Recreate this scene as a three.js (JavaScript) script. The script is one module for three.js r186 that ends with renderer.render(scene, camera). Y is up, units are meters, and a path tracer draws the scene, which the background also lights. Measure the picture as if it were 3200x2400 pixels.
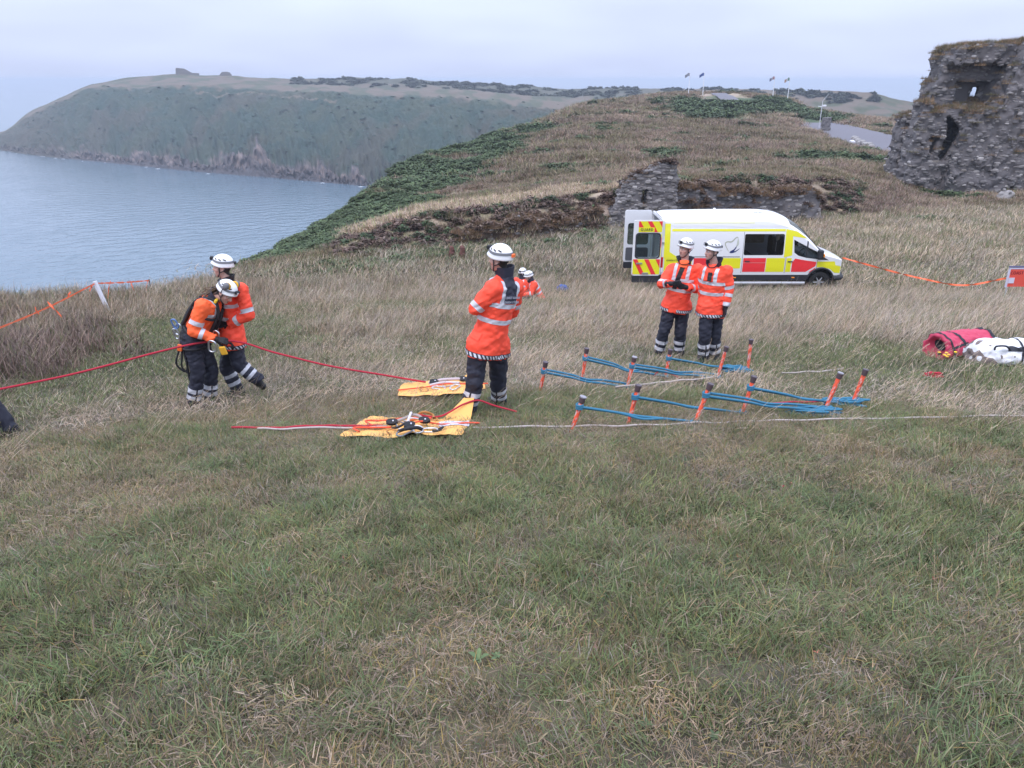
import * as THREE from 'three';
import { mergeGeometries, mergeVertices } from 'three/addons/utils/BufferGeometryUtils.js';
import { RoundedBoxGeometry } from 'three/addons/geometries/RoundedBoxGeometry.js';
import { FontLoader } from 'three/addons/loaders/FontLoader.js';
import { TextGeometry } from 'three/addons/geometries/TextGeometry.js';
import { createNoise2D, createNoise3D } from 'simplex-noise';

// ---------------------------------------------------------------- camera, sky, sun, exposure
const R = Math.PI / 180;
const scene = new THREE.Scene();
const camera = new THREE.PerspectiveCamera(53, 4 / 3, 0.1, 30000);
camera.position.set(0, 1.9, 0);
camera.rotation.x = -21.56 * R;
const renderer = new THREE.WebGLRenderer({ antialias: true });
renderer.toneMapping = THREE.LinearToneMapping;
renderer.toneMappingExposure = 1.27;
renderer.shadowMap.enabled = true;
renderer.shadowMap.type = THREE.PCFSoftShadowMap;

function rng(seed) { let a = seed >>> 0; return () => { a = (a + 0x6D2B79F5) | 0; let t = Math.imul(a ^ (a >>> 15), 1 | a); t = (t + Math.imul(t ^ (t >>> 7), 61 | t)) ^ t; return ((t ^ (t >>> 14)) >>> 0) / 4294967296; }; }
const n2 = createNoise2D(rng(11)), n3 = createNoise3D(rng(12));
const fbm = (x, y, o = 4) => { let s = 0, a = 0.5, f = 1; for (let i = 0; i < o; i++) { s += a * n2(x * f + i * 17.3, y * f - i * 9.1); a *= 0.5; f *= 2.03; } return s; };
const lerp = (a, b, t) => a + (b - a) * t, clamp = (x, a = 0, b = 1) => Math.min(b, Math.max(a, x));
const smooth = (a, b, x) => { const t = clamp((x - a) / (b - a)); return t * t * (3 - 2 * t); };

{ // dull evening overcast, brightened overhead to light the ground, soft bands of thicker cloud
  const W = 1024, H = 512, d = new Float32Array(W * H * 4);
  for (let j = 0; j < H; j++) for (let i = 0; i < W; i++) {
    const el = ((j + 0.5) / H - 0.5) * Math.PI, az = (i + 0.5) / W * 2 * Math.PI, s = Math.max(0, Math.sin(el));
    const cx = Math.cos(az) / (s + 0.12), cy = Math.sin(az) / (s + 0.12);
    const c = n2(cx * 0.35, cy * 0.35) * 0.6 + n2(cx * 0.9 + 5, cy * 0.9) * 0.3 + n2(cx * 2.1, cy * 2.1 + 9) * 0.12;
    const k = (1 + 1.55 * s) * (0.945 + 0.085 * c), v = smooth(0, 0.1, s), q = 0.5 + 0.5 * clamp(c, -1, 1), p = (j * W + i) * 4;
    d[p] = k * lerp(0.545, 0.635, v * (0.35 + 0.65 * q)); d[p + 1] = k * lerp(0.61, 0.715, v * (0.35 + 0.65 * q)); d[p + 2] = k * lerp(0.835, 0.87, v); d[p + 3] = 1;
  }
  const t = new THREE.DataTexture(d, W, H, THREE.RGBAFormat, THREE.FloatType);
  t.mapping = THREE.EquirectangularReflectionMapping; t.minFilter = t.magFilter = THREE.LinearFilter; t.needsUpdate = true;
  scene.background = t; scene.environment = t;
}
const sun = new THREE.DirectionalLight(0xfff1ec, 1.2);
sun.position.set(-14, 45, 12); sun.target.position.set(0, -3, -12);
sun.castShadow = true; sun.shadow.radius = 34; sun.shadow.mapSize.set(2048, 2048);
Object.assign(sun.shadow.camera, { left: -45, right: 45, top: 45, bottom: -45, near: 1, far: 140 });
scene.add(sun, sun.target);
scene.fog = new THREE.FogExp2(0xd9e4f4, 0.00042);

// ---------------------------------------------------------------- helpers
const used = {};
const numbered = n => { const k = used[n] = (used[n] ?? -1) + 1; return k ? `${n}_${String(k).padStart(3, '0')}` : n; };
const mat = (r, g, b, rough = 0.85, extra = {}) => { const m = new THREE.MeshStandardMaterial({ roughness: rough, side: THREE.DoubleSide, ...extra }); m.color.setRGB(r, g, b); return m; };
const shade = o => { o.traverse(c => { if (c.isMesh) { c.castShadow = true; c.receiveShadow = true; } }); return o; };
function thing(name, label, category, pos = [0, 0, 0], turn = 0, group, kind) {
  const o = new THREE.Group(); o.name = numbered(name); o.position.set(...pos); o.rotation.y = turn;
  o.userData = { label, category }; if (group) o.userData.group = group; if (kind) o.userData.kind = kind;
  scene.add(o); return o;
}
function part(name, geo, m, parent, label) { const o = new THREE.Mesh(Array.isArray(geo) ? join(geo) : geo, m); o.name = name; if (label) o.userData.label = label; parent.add(o); shade(o); return o; }
function solo(name, geo, m, label, category, group, kind) {
  const o = new THREE.Mesh(Array.isArray(geo) ? join(geo) : geo, m); o.name = numbered(name); o.userData = { label, category };
  if (group) o.userData.group = group; if (kind) o.userData.kind = kind; scene.add(o); return shade(o);
}
function join(list) {
  const g = list.map(x => { const y = x.index ? x.toNonIndexed() : x.clone(); for (const k of Object.keys(y.attributes)) if (k !== 'position' && k !== 'normal' && !(k === 'color' && list.every(q => q.attributes.color))) y.deleteAttribute(k); return y; });
  return mergeGeometries(g);
}
const V = (x, y, z) => new THREE.Vector3(x, y, z);
const box = (w, h, d, x = 0, y = 0, z = 0, r = 0) => { const g = r ? new RoundedBoxGeometry(w, h, d, 2, r) : new THREE.BoxGeometry(w, h, d); g.translate(x, y, z); return g; };
function rod(a, b, r0, r1 = r0, seg = 8) { // a tapered bar from a to b
  const A = V(...a), B = V(...b), L = A.distanceTo(B), g = new THREE.CylinderGeometry(r1, r0, L, seg);
  g.applyQuaternion(new THREE.Quaternion().setFromUnitVectors(V(0, 1, 0), B.clone().sub(A).normalize())); g.translate((A.x + B.x) / 2, (A.y + B.y) / 2, (A.z + B.z) / 2); return g;
}
const tube = (pts, r, seg = 40, rad = 7, closed = false) => new THREE.TubeGeometry(new THREE.CatmullRomCurve3(pts.map(p => V(...p)), closed, 'centripetal'), seg, r, rad, closed);
function polyMesh(verts, idx, cols) { const g = new THREE.BufferGeometry(); g.setAttribute('position', new THREE.Float32BufferAttribute(verts, 3)); if (cols) g.setAttribute('color', new THREE.Float32BufferAttribute(cols, 3)); if (idx) g.setIndex(idx); g.computeVertexNormals(); return g; }
// ---------------------------------------------------------------- the land: height lines surveyed along bearings [degrees, metres out, height]
const LA = [
  [[-47.19,22.8,-2.71],[-34.45,22.6,-3.26],[-28.5,23.3,-3.61],[-20.91,27.3,-4.45],[-16.46,31.3,-5.12],[-7.16,33.3,-5.05],[7.09,36.3,-4.7],[20.33,42.7,-4.8],[33.23,51.4,-4.8],[47.87,67.1,-4.95]],
  [[-47.24,25,-3.24],[-34.62,24.3,-4.01],[-28.63,25.1,-4.35],[-20.94,28.9,-4.97],[-18.84,33.8,-5.41],[-16.35,35.4,-5.4],[-11.28,36.2,-4.83],[-7.04,36.8,-4.2],[0,38,-3.75],[6.96,39.3,-3.28],[11.45,40.8,-2.97],[17.92,45.2,-3.13],[23.94,51.4,-3.9],[27.72,58.7,-4.8],[32.9,61.9,-4.85],[47.51,78.5,-4.3]],
  [[-47.93,32.8,-6.27],[-35.34,31.9,-7.75],[-29.17,32.1,-7.84],[-21.06,32.1,-6.23],[-18.6,38,-6.17],[-16.29,40.6,-6.07],[-11.21,43.8,-5.55],[-7,50.4,-5.54],[0,58,-5.22],[6.88,62.5,-4.62],[15.71,67.5,-4.68],[23.8,76.5,-4.78],[27.52,84.6,-5.12],[32.66,89.1,-5.12],[47.25,110.5,-5.12]],
  [[-48.63,45.4,-11.42],[-36.24,42.2,-14.05],[-29.77,41.5,-13.2],[-21.21,36.5,-8.07],[-19.88,40,-6.69],[-17.21,43,-6.52],[-13.91,48.4,-6.24],[-10.37,61,-6.07],[-6.85,90.6,-6.52],[-3.87,105.2,-6.31],[0,120,-5.21],[2.26,135.1,-4.83],[5.14,160.6,-2.81],[7.77,181.7,-2.21],[11,203.7,-1.36],[13.97,211.2,-1.14],[17.92,199.7,-1.95],[20.02,175.6,-3.87],[22.42,162.3,-4.46],[26.22,156.1,-5.08],[32.29,165.6,-5.86],[46.83,204.6,-5.86]],
];
const LB = [
  [[-39.79,1011.7,-50],[-34.85,841.9,-50],[-32.55,750.9,-50],[-30.45,677.2,-50],[-27.53,613,-50],[-21.94,522.3,-50],[-15.8,461.3,-50],[-9,408,-50],[-4.66,370,-50],[2.34,330,-45],[9.29,310,-35],[18,300,-25],[34,300,-25]],
  [[-39.8,1015,-51],[-34.8,847,-49],[-32.4,765,-46],[-30.3,695,-44.5],[-27.4,632,-46],[-24.6,586,-41.4],[-21.8,541,-43.5],[-17.66,503,-34],[-16.7,486,-41.6],[-13.5,459,-44.1],[-9,422,-47],[-4.6,384,-46],[2.3,345,-43],[9.3,330,-34],[18,320,-24],[34,320,-24]],
  [[-39.8,1020,-52],[-34.8,852.5,-47.5],[-32.35,816.8,-41],[-30.67,790.6,-26.2],[-28.63,763.3,-13.4],[-26.76,739.1,-4.3],[-24.41,702.8,-4.1],[-21.18,654.2,-2.7],[-16.23,604.1,-4.6],[-13.12,575,-5.4],[-7.76,534.9,-7.9],[-4.45,521.6,-7.7],[-2.23,500.4,-9.5],[0,480,-10.8],[4.48,451.4,-13],[8.9,435.2,-12.4],[32.21,472.8,-17.3]],
  [[-39.8,1025,-54],[-34.79,864.6,-47.7],[-32.33,834.3,-40.4],[-30.63,813.5,-24.4],[-28.59,797.2,-11],[-26.71,783.6,-1.4],[-24.3,768,4.2],[-22.04,744.4,6.1],[-19.14,719.8,5.1],[-16.15,697.5,3.3],[-13.05,687.8,2.1],[-11.35,678.3,3.1],[-7.7,666,2.6],[-4.42,651.9,.3],[0,640,-2.7],[4.44,621.9,-4.4],[10.98,590.8,-4],[15.19,559.6,-3.4],[17.87,525.3,-4.4],[20.24,500.9,-3.5],[23.15,489.4,-4.8],[25.07,485.8,-8],[26,478.4,-8.6],[32.04,495.5,-11.2]],
];
const pchip = (xs, ys) => { // monotone cubic through points
  const n = xs.length, d = [], m = []; for (let i = 0; i < n - 1; i++) d[i] = (ys[i + 1] - ys[i]) / (xs[i + 1] - xs[i]);
  for (let i = 0; i < n; i++) { if (i === 0) m[i] = d[0]; else if (i === n - 1) m[i] = d[n - 2]; else m[i] = d[i - 1] * d[i] <= 0 ? 0 : 2 * d[i - 1] * d[i] / (d[i - 1] + d[i]); }
  return x => { if (x <= xs[0]) return ys[0]; if (x >= xs[n - 1]) return ys[n - 1]; let i = 0; while (xs[i + 1] < x) i++; const h = xs[i + 1] - xs[i], t = (x - xs[i]) / h, a = t * t, b = a * t; return ys[i] * (2 * b - 3 * a + 1) + h * m[i] * (b - 2 * a + t) + ys[i + 1] * (3 * a - 2 * b) + h * m[i + 1] * (b - a); };
};
const fields = L => L.map(l => { const b = l.map(p => p[0]); return [pchip(b, l.map(p => p[1])), pchip(b, l.map(p => p[2]))]; });
const FA = fields(LA), FB = fields(LB);
const fieldLine = pchip([-30, 0, 4, 8, 11.4, 18, 23.7, 60], [6, 0, -0.8, -1.58, -2.23, -3.36, -4.4, -8]); // how the meadow falls away
const cacheA = new Map();
function profileA(bq) { // knots of the near land along one bearing, in quarter degrees
  let p = cacheA.get(bq); if (p) return p;
  const b = bq / 4, c = Math.cos(b * R), ds = [0, 3, 6, 9, 12, 15], hs = ds.map(d => fieldLine(d * c));
  const e = FA[0][0](b), he = FA[0][1](b);
  if (e > 23) { ds.push(18.5); hs.push(fieldLine(18.5 * c)); } if (e > 28) { ds.push(23); hs.push(Math.max(fieldLine(23 * c), he - 0.2)); if (e > 33) { ds.push(27); hs.push(Math.max(fieldLine(27 * c), he - 0.1)); } }
  ds.push(e); hs.push(he);
  for (let i = 1; i < 4; i++) { ds.push(Math.max(ds[ds.length - 1] + 1, FA[i][0](b))); hs.push(FA[i][1](b)); }
  const D = ds[ds.length - 1], H = hs[hs.length - 1], sea = smooth(3, -7, b);
  ds.push(D + lerp(30, 6, sea)); hs.push(H - lerp(3, 5, sea)); ds.push(D + lerp(110, 22, sea)); hs.push(lerp(H - 22, -36, sea)); ds.push(D + lerp(170, 34, sea)); hs.push(-56);
  p = { f: pchip(ds, hs), e, ds, end: ds[ds.length - 1] }; cacheA.set(bq, p); return p;
}
function groundH(x, z) { // the smooth ground
  const b = clamp(Math.atan2(x, -z) / R, -110, 110) * 4, d = Math.hypot(x, z), i = Math.floor(b), t = b - i;
  let h = lerp(profileA(i).f(d), profileA(i + 1).f(d), t);
  h -= 0.055 * Math.max(0, -x - 0.6) * smooth(2, 6, d) * smooth(15, 10, d);
  const a = lerp(0.035, 0.3, smooth(20, 60, d)) * smooth(0.3, 3, d);
  h += a * fbm(x * 0.23, z * 0.23, 3);
  if (d > 44) h += smooth(44, 60, d) * (0.42 * fbm(x * 0.07, z * 0.07, 3) + 0.22 * Math.abs(n2(x * 0.4, z * 0.4)));
  return h;
}
const mix3 = (a, b, t) => [lerp(a[0], b[0], t), lerp(a[1], b[1], t), lerp(a[2], b[2], t)];
const C = { straw: [0.38, 0.295, 0.2], pale: [0.5, 0.405, 0.31], mauve: [0.31, 0.24, 0.205], olive: [0.165, 0.15, 0.075], green: [0.105, 0.138, 0.06], deep: [0.045, 0.075, 0.03], brown: [0.17, 0.115, 0.075], earth: [0.11, 0.082, 0.055], rock: [0.22, 0.2, 0.19] };
// distance of a point from a polyline in plan
function lineD(x, z, pts) { let m = 1e9; for (let i = 0; i < pts.length - 1; i++) { const [ax, az] = pts[i], [bx, bz] = pts[i + 1], dx = bx - ax, dz = bz - az, t = clamp(((x - ax) * dx + (z - az) * dz) / (dx * dx + dz * dz)); m = Math.min(m, Math.hypot(x - ax - dx * t, z - az - dz * t)); } return m; }
const polar = (b, d) => [Math.sin(b * R) * d, -Math.cos(b * R) * d];
const ROAD = [polar(28.6, 86), polar(26.8, 92), polar(25, 99), polar(23.4, 108), polar(21.6, 122), polar(20.4, 134)];
const ROAD2 = [polar(14.9, 168), polar(14.5, 184), polar(14.1, 202)];
const onRoad = (x, z) => Math.min(lineD(x, z, ROAD) / 4.4, lineD(x, z, ROAD2) / 5.5);
// which plants cover the hill at a place: 0 dry bent grass ... 1 dark green scrub
function scrub(x, z) {
  const b = Math.atan2(x, -z) / R, d = Math.hypot(x, z), p = profileA(Math.round(b * 4)), ds = p.ds, crest = ds[ds.length - 4], behind = ds[ds.length - 5], bank = ds[ds.length - 6], foot = p.e;
  const n = fbm(x * 0.11, z * 0.11, 3); let s = 0;
  s = Math.max(s, smooth(0.62, 0.95, (d - behind) / (crest - behind) + n * 0.5) * smooth(3, -6, b));         // the seaward shoulder
  s = Math.max(s, smooth(-9, -14, b + n * 3) * smooth(bank - 2, bank + 1, d));                               // bramble above the cliff
  s = Math.max(s, smooth(3.0, 1.2, Math.abs(d - foot + 1.2 - n * 3)) * smooth(12, 4, b) * smooth(-24, -19, b)); // weeds at the bank's foot
  const patch = (pb, pd, rb, rd) => { s = Math.max(s, smooth(1.15, 0.75, Math.hypot((b - pb) / rb, (d - pd) / rd) + n * 0.6)); };
  patch(14, 150, 3.4, 32); patch(17, 165, 3.2, 26); patch(20, 150, 2.4, 18); patch(10.8, 73, 1.6, 5); patch(-1, 83, 1.6, 7); patch(-4.5, 70, 3, 8); patch(-8, 52, 3, 6); patch(24, 76, 6.5, 4.5); patch(33, 74, 4, 12); patch(-2.5, 112, 3, 12);
  patch(-9.5, 50, 4.5, 9); patch(-6.5, 62, 3.4, 8); patch(-4, 76, 3, 9); patch(-1.2, 94, 2.6, 10); patch(1.8, 116, 2.2, 10); patch(-7, 78, 2.5, 12); patch(-4.5, 98, 2.5, 10);
  if (n > 0.28) s = Math.max(s, smooth(0.28, 0.36, n) * 0.7);
  return s;
}
function landColor(x, z) {
  const d = Math.hypot(x, z), n = fbm(x * 0.35, z * 0.35, 4), m = fbm(x * 0.09 + 7, z * 0.09, 3);
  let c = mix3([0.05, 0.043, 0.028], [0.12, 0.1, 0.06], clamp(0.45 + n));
  if (d > 34) { c = mix3(C.straw, C.mauve, clamp(0.5 + m * 1.5)); c = mix3(c, C.olive, clamp(0.25 + n * 1.6)); c = mix3(c, C.deep, scrub(x, z)); }
  return c;
}
{ // near land
  const bs = []; for (let b = -105; b <= 105;) { bs.push(b); b += Math.abs(b + 0.01) < 41 ? 0.16 : Math.abs(b) < 55 ? 0.5 : 2; }
  const rows = 300, v = [], c = [], idx = [];
  for (const b of bs) {
    const p = profileA(Math.round(b * 4)), q0 = profileA(Math.floor(b * 4)), q1 = profileA(Math.floor(b * 4) + 1), t = b * 4 - Math.floor(b * 4), end = lerp(q0.end, q1.end, t);
    for (let k = 0; k < rows; k++) {
      const u = k / (rows - 1), d = 0.05 + (Math.exp(u * 4.6) - 1) / (Math.exp(4.6) - 1) * end;
      const x = Math.sin(b * R) * d, z = -Math.cos(b * R) * d; let h = groundH(x, z); const rd = onRoad(x, z); if (rd < 1.5) h -= 0.3 * smooth(1.5, 0.9, rd);
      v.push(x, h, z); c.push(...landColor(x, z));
    }
  }
  for (let i = 0; i < bs.length - 1; i++) for (let k = 0; k < rows - 1; k++) { const a = i * rows + k, b = a + rows; idx.push(a, b, a + 1, b, b + 1, a + 1); }
  const g = polyMesh(v, idx, c);
  const o = solo('headland_ground', g, mat(1, 1, 1, 0.95, { vertexColors: true }), 'sloping clifftop meadow and rough hill behind it', 'ground', null, 'structure');
}
let farH;
{ // the far headland across the bay
  const bs = []; for (let b = -39; b <= 35; b += b < 6 ? 0.075 : 0.15) bs.push(b);
  const seg = [3, 14, 70, 60, 10], v = [], c = [], idx = []; let rows = 0;
  farH = (b, s) => { // s runs 0 shore .. 1 rock .. 2 rim .. 3 top
    const i = Math.min(2, Math.max(0, Math.floor(s))), t = s - i; let d, h;
    const K = FB.map(f => [f[0](b), f[1](b)]);
    if (s < 0) { d = K[0][0] + s * 30; h = K[0][1] + s * 14; } else if (s > 3) { d = K[3][0] + (s - 3) * 160; h = K[3][1] - (s - 3) * 26 - 1; }
    else { d = lerp(K[i][0], K[i + 1][0], t); h = i === 1 ? lerp(K[1][1], K[2][1], lerp(t, 1 - (1 - t) ** 1.7, 0.65)) : lerp(K[i][1], K[i + 1][1], i === 0 ? t ** 0.7 : t); }
    const x = Math.sin(b * R) * d, z = -Math.cos(b * R) * d, w = smooth(-0.1, 0.5, s) * smooth(3.2, 2.9, s);
    const gully = (Math.abs(n2(b * 0.3 + s * 0.9, s * 0.25)) * 7 + Math.abs(n2(b * 0.8 + s * 1.6, s * 0.4 + 7)) * 3) * smooth(0, 0.7, s) * smooth(2.1, 1.5, s);
    h += w * (1.6 * fbm(x * 0.02, z * 0.02, 4)) - gully + smooth(1.0, 1.15, s) * smooth(2.1, 1.9, s) * (0.75 * n2(x * 0.1, z * 0.1) + 0.6 * n2(x * 0.24, z * 0.24) + 0.5 * n2(x * 0.45, z * 0.45));
    if (s < 1.6) { const r = smooth(-0.2, 0.5, s) * smooth(1.7, 0.7, s), n = 0.5 + fbm(b * 2.2, s * 4, 3), e = Math.abs(n2(b * 7, s * 9)); d += r * (9 * n + 4 * e - 8); h += r * 2.4 * n2(b * 5.3, s * 2.2); }
    return [Math.sin(b * R) * d, h, -Math.cos(b * R) * d];
  };
  const ss = []; for (let s = -0.6; s < 0; s += 0.1) ss.push(s); for (let s = 0; s < 1; s += 0.05) ss.push(s); for (let s = 1; s < 2; s += 0.011) ss.push(s); for (let s = 2; s < 3; s += 0.03) ss.push(s); for (let s = 3; s <= 4; s += 0.2) ss.push(s);
  rows = ss.length;
  for (const b of bs) for (const s of ss) {
    const [x, h, z] = farH(b, s); v.push(x, h, z);
    const n = fbm(x * 0.03, z * 0.03, 4), m = fbm(b * 3.1, s * 9, 3); let col = mix3([0.016, 0.043, 0.03], [0.034, 0.05, 0.028], clamp(0.5 + n * 1.3 + 0.35 * n2(x * 0.2, z * 0.2) + 0.3 * n2(x * 0.5, z * 0.5)));
    const wr = 0.5 * n3(x * 0.022, h * 0.05, z * 0.022) + 0.3 * n3(x * 0.07, h * 0.12, z * 0.07), rocky = smooth(1.07, 1.0, s + 0.12 * wr + 0.03 * fbm(b * 1.3, 4, 3)), m2 = 0.6 * n3(x * 0.09, h * 0.22, z * 0.09) + 0.5 * n3(x * 0.3, h * 0.5, z * 0.3);
    col = mix3(col, mix3([0.062, 0.054, 0.06], [0.22, 0.165, 0.14], clamp(0.32 + m2 * 1.0)), rocky);
    if (s < 0.3 + 0.25 * m2) col = mix3(col, [0.055, 0.05, 0.055], 0.85);
    col = mix3(col, mix3([0.045, 0.048, 0.03], [0.085, 0.068, 0.048], clamp(0.5 + m)), smooth(-27.5, -30.5, b + m * 2.5) * 0.7); col = mix3(col, [0.06, 0.052, 0.036], smooth(0.1, 0.45, fbm(x * 0.012 + 4, z * 0.012, 3)) * 0.6 * (1 - rocky));
    const tan = smooth(1.93, 2.06, s + 0.14 * fbm(b * 0.8, s * 3, 3)), sp = fbm(b * 0.45 + 3, s * 2.4, 3);
    col = mix3(col, mix3([0.13, 0.1, 0.074], [0.065, 0.074, 0.04], smooth(-0.15, 0.25, sp)), tan * 0.95);
    if (s > 2.35) col = mix3(col, [0.055, 0.06, 0.04], smooth(2.35, 2.6, s + 0.3 * sp) * smooth(-17, -12, b) * 0.9 * smooth(13, 8, b));
    if (Math.abs(s - 1.86 - 0.05 * n2(b * 0.4, 1)) < 0.012 && b > -21 && b < -12) col = [0.13, 0.11, 0.08];
    c.push(...col);
  }
  for (let i = 0; i < bs.length - 1; i++) for (let k = 0; k < rows - 1; k++) { const a = i * rows + k, b = a + rows; idx.push(a, b, a + 1, b, b + 1, a + 1); }
  solo('far_headland', polyMesh(v, idx, c), mat(1, 1, 1, 0.95, { vertexColors: true }), 'steep scrub covered headland with rocky shore across the bay', 'hill', null, 'structure');
}
{ // the sea, out to the horizon
  const v = [], uv = [], idx = [], rs = [8, 40, 80, 140, 220, 320, 450, 650, 900, 1400, 2500, 5000, 10000, 20000], N = 96;
  for (const r of rs) for (let i = 0; i <= N; i++) { const a = i / N * 2 * Math.PI; v.push(Math.cos(a) * r, 0, Math.sin(a) * r); uv.push(Math.cos(a) * r / 90, Math.sin(a) * r / 90); }
  for (let k = 0; k < rs.length - 1; k++) for (let i = 0; i < N; i++) { const a = k * (N + 1) + i, b = a + N + 1; idx.push(a, a + 1, b, a + 1, b + 1, b); }
  const g = polyMesh(v, idx); g.setAttribute('uv', new THREE.Float32BufferAttribute(uv, 2)); 
  const S = 1024, d = new Uint8Array(S * S * 4), per = (x, y, f, o) => { const a = x * 2 * Math.PI, b = y * 2 * Math.PI; return n3(Math.cos(a) * f + o, Math.sin(a) * f, 0) * 0 + 0.5 * (n3(Math.cos(a) * f + o, Math.sin(a) * f, Math.cos(b) * f) + n3(Math.sin(b) * f - o, Math.cos(a) * f, Math.sin(a) * f + Math.sin(b) * f)); };
  for (let j = 0; j < S; j++) for (let i = 0; i < S; i++) { // short wind waves riding a longer swell
    const x = i / S, y = j / S, w = per(x, y, 1.6, 3);
    let h = 0.5 + 0.16 * per(x, y, 5, 1) + 0.13 * per(x, y, 13, 7) + 0.1 * per(x, y, 30, 2) * (0.6 + w) + 0.12 * Math.sin(2 * Math.PI * (6 * x + 11 * y + 0.6 * w));
    const p = (j * S + i) * 4; d[p] = d[p + 1] = d[p + 2] = clamp(h) * 255; d[p + 3] = 255;
  }
  const t = new THREE.DataTexture(d, S, S); t.wrapS = t.wrapT = THREE.RepeatWrapping; t.magFilter = THREE.LinearFilter; t.minFilter = THREE.LinearMipmapLinearFilter; t.generateMipmaps = true; t.needsUpdate = true;
  const m = new THREE.MeshPhysicalMaterial({ roughness: 0.1, metalness: 0, ior: 1.33, bumpMap: t, bumpScale: 0.3 }); m.color.setRGB(0.1, 0.16, 0.21);
  const o = solo('sea', g, m, 'grey blue sea with ruffled wind streaks below the cliff', 'sea', null, 'structure'); o.position.y = -50;
}
// ---------------------------------------------------------------- plants
function blade(out, r, x, z, h, w, lean, az, bend, col, segs = 3, y0 = -0.01) { // one bent tapering blade
  const ca = Math.cos(az), sa = Math.sin(az), side = az + Math.PI / 2 + (r() - 0.5) * 1.2, wx = Math.cos(side) * w / 2, wz = Math.sin(side) * w / 2;
  let px = x, py = y0, pz = z, a = lean; const L = h / segs, base = out.v.length / 3;
  for (let i = 0; i <= segs; i++) {
    const t = i / segs, k = i === segs ? 0 : (1 - t * 0.55);
    if (i === segs) { out.v.push(px, py, pz); out.c.push(...col); } else { out.v.push(px - wx * k, py, pz - wz * k, px + wx * k, py, pz + wz * k); out.c.push(...col, ...col); }
    px += Math.sin(a) * ca * L; pz += Math.sin(a) * sa * L; py += Math.cos(a) * L; a += bend / segs;
  }
  for (let i = 0; i < segs; i++) { const a0 = base + i * 2; if (i === segs - 1) out.i.push(a0, a0 + 1, a0 + 2); else out.i.push(a0, a0 + 1, a0 + 2, a0 + 1, a0 + 3, a0 + 2); }
}
const tone = (r, c, s = 0.35) => { const k = 1 + (r() - 0.5) * 2 * s, w = (r() - 0.5) * 0.16; return [c[0] * k * (1 + w), c[1] * k, c[2] * k * (1 - w)]; };
function tuft(seed, { n, h, w, spread, lean = 0.35, bend = 0.7, wind = 0.25, mix, segs = 3 }) {
  const r = rng(seed), o = { v: [], c: [], i: [] };
  for (let k = 0; k < n; k++) {
    const a = r() * 6.283, q = Math.sqrt(r()) * spread, c = mix[Math.floor(r() * mix.length)];
    let az = a + (r() - 0.5) * 1.8; if (r() < wind) az = (r() - 0.5) * 0.9;
    blade(o, r, Math.cos(a) * q, Math.sin(a) * q, h * (0.45 + 0.75 * r()), w * (0.7 + 0.6 * r()), lean * (0.3 + r()), az, bend * (0.2 + r()), tone(r, c), segs);
  }
  return polyMesh(o.v, o.i, o.c);
}
const W1 = [1, 1, 1];
const leafM = mat(1, 1, 1, 0.85, { vertexColors: true });
// a sod of mixed grasses: shares of green, olive and dead blades, each with its own tone
function sod(seed, { n, h, w, spread, green, olive, dead = [C.mauve, C.pale, C.straw], lean = 0.5, bend = 0.9, wind = 0.3, flat = 0.3, segs = 2 }) {
  const r = rng(seed), o = { v: [], c: [], i: [] };
  for (let k = 0; k < n; k++) {
    const a = r() * 6.283, q = Math.sqrt(r()) * spread * (0.8 + 0.35 * r()), u = r(); let c, ln = lean, hh = h;
    if (u < green) c = mix3(C.green, r() < 0.25 ? [0.19, 0.2, 0.06] : [0.13, 0.18, 0.065], r()); else if (u < green + olive) c = mix3(C.olive, C.green, r() * 0.6); else { c = mix3(dead[Math.floor(r() * dead.length)], dead[Math.floor(r() * dead.length)], r()); if (r() < flat) { ln = 1.25; hh = h * 0.9; } }
    let az = a + (r() - 0.5) * 5; if (r() < wind) az = (r() - 0.5) * 1.1;
    const clumpy = 0.75 + 0.5 * n2(Math.cos(a) * q * 9 + seed, Math.sin(a) * q * 9);
    blade(o, r, Math.cos(a) * q, Math.sin(a) * q, hh * (0.4 + 0.8 * r()) * clumpy, w * (0.65 + 0.7 * r()), ln * (0.3 + r()), az, bend * (0.2 + r()), tone(r, c), segs);
  }
  return polyMesh(o.v, o.i, o.c);
}
const heather = [[0.15, 0.1, 0.085], [0.21, 0.15, 0.13], [0.27, 0.2, 0.165]];
const nearDead = [[0.22, 0.165, 0.135], [0.26, 0.195, 0.12], [0.32, 0.25, 0.185], [0.22, 0.165, 0.055], [0.175, 0.125, 0.09]];
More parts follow.
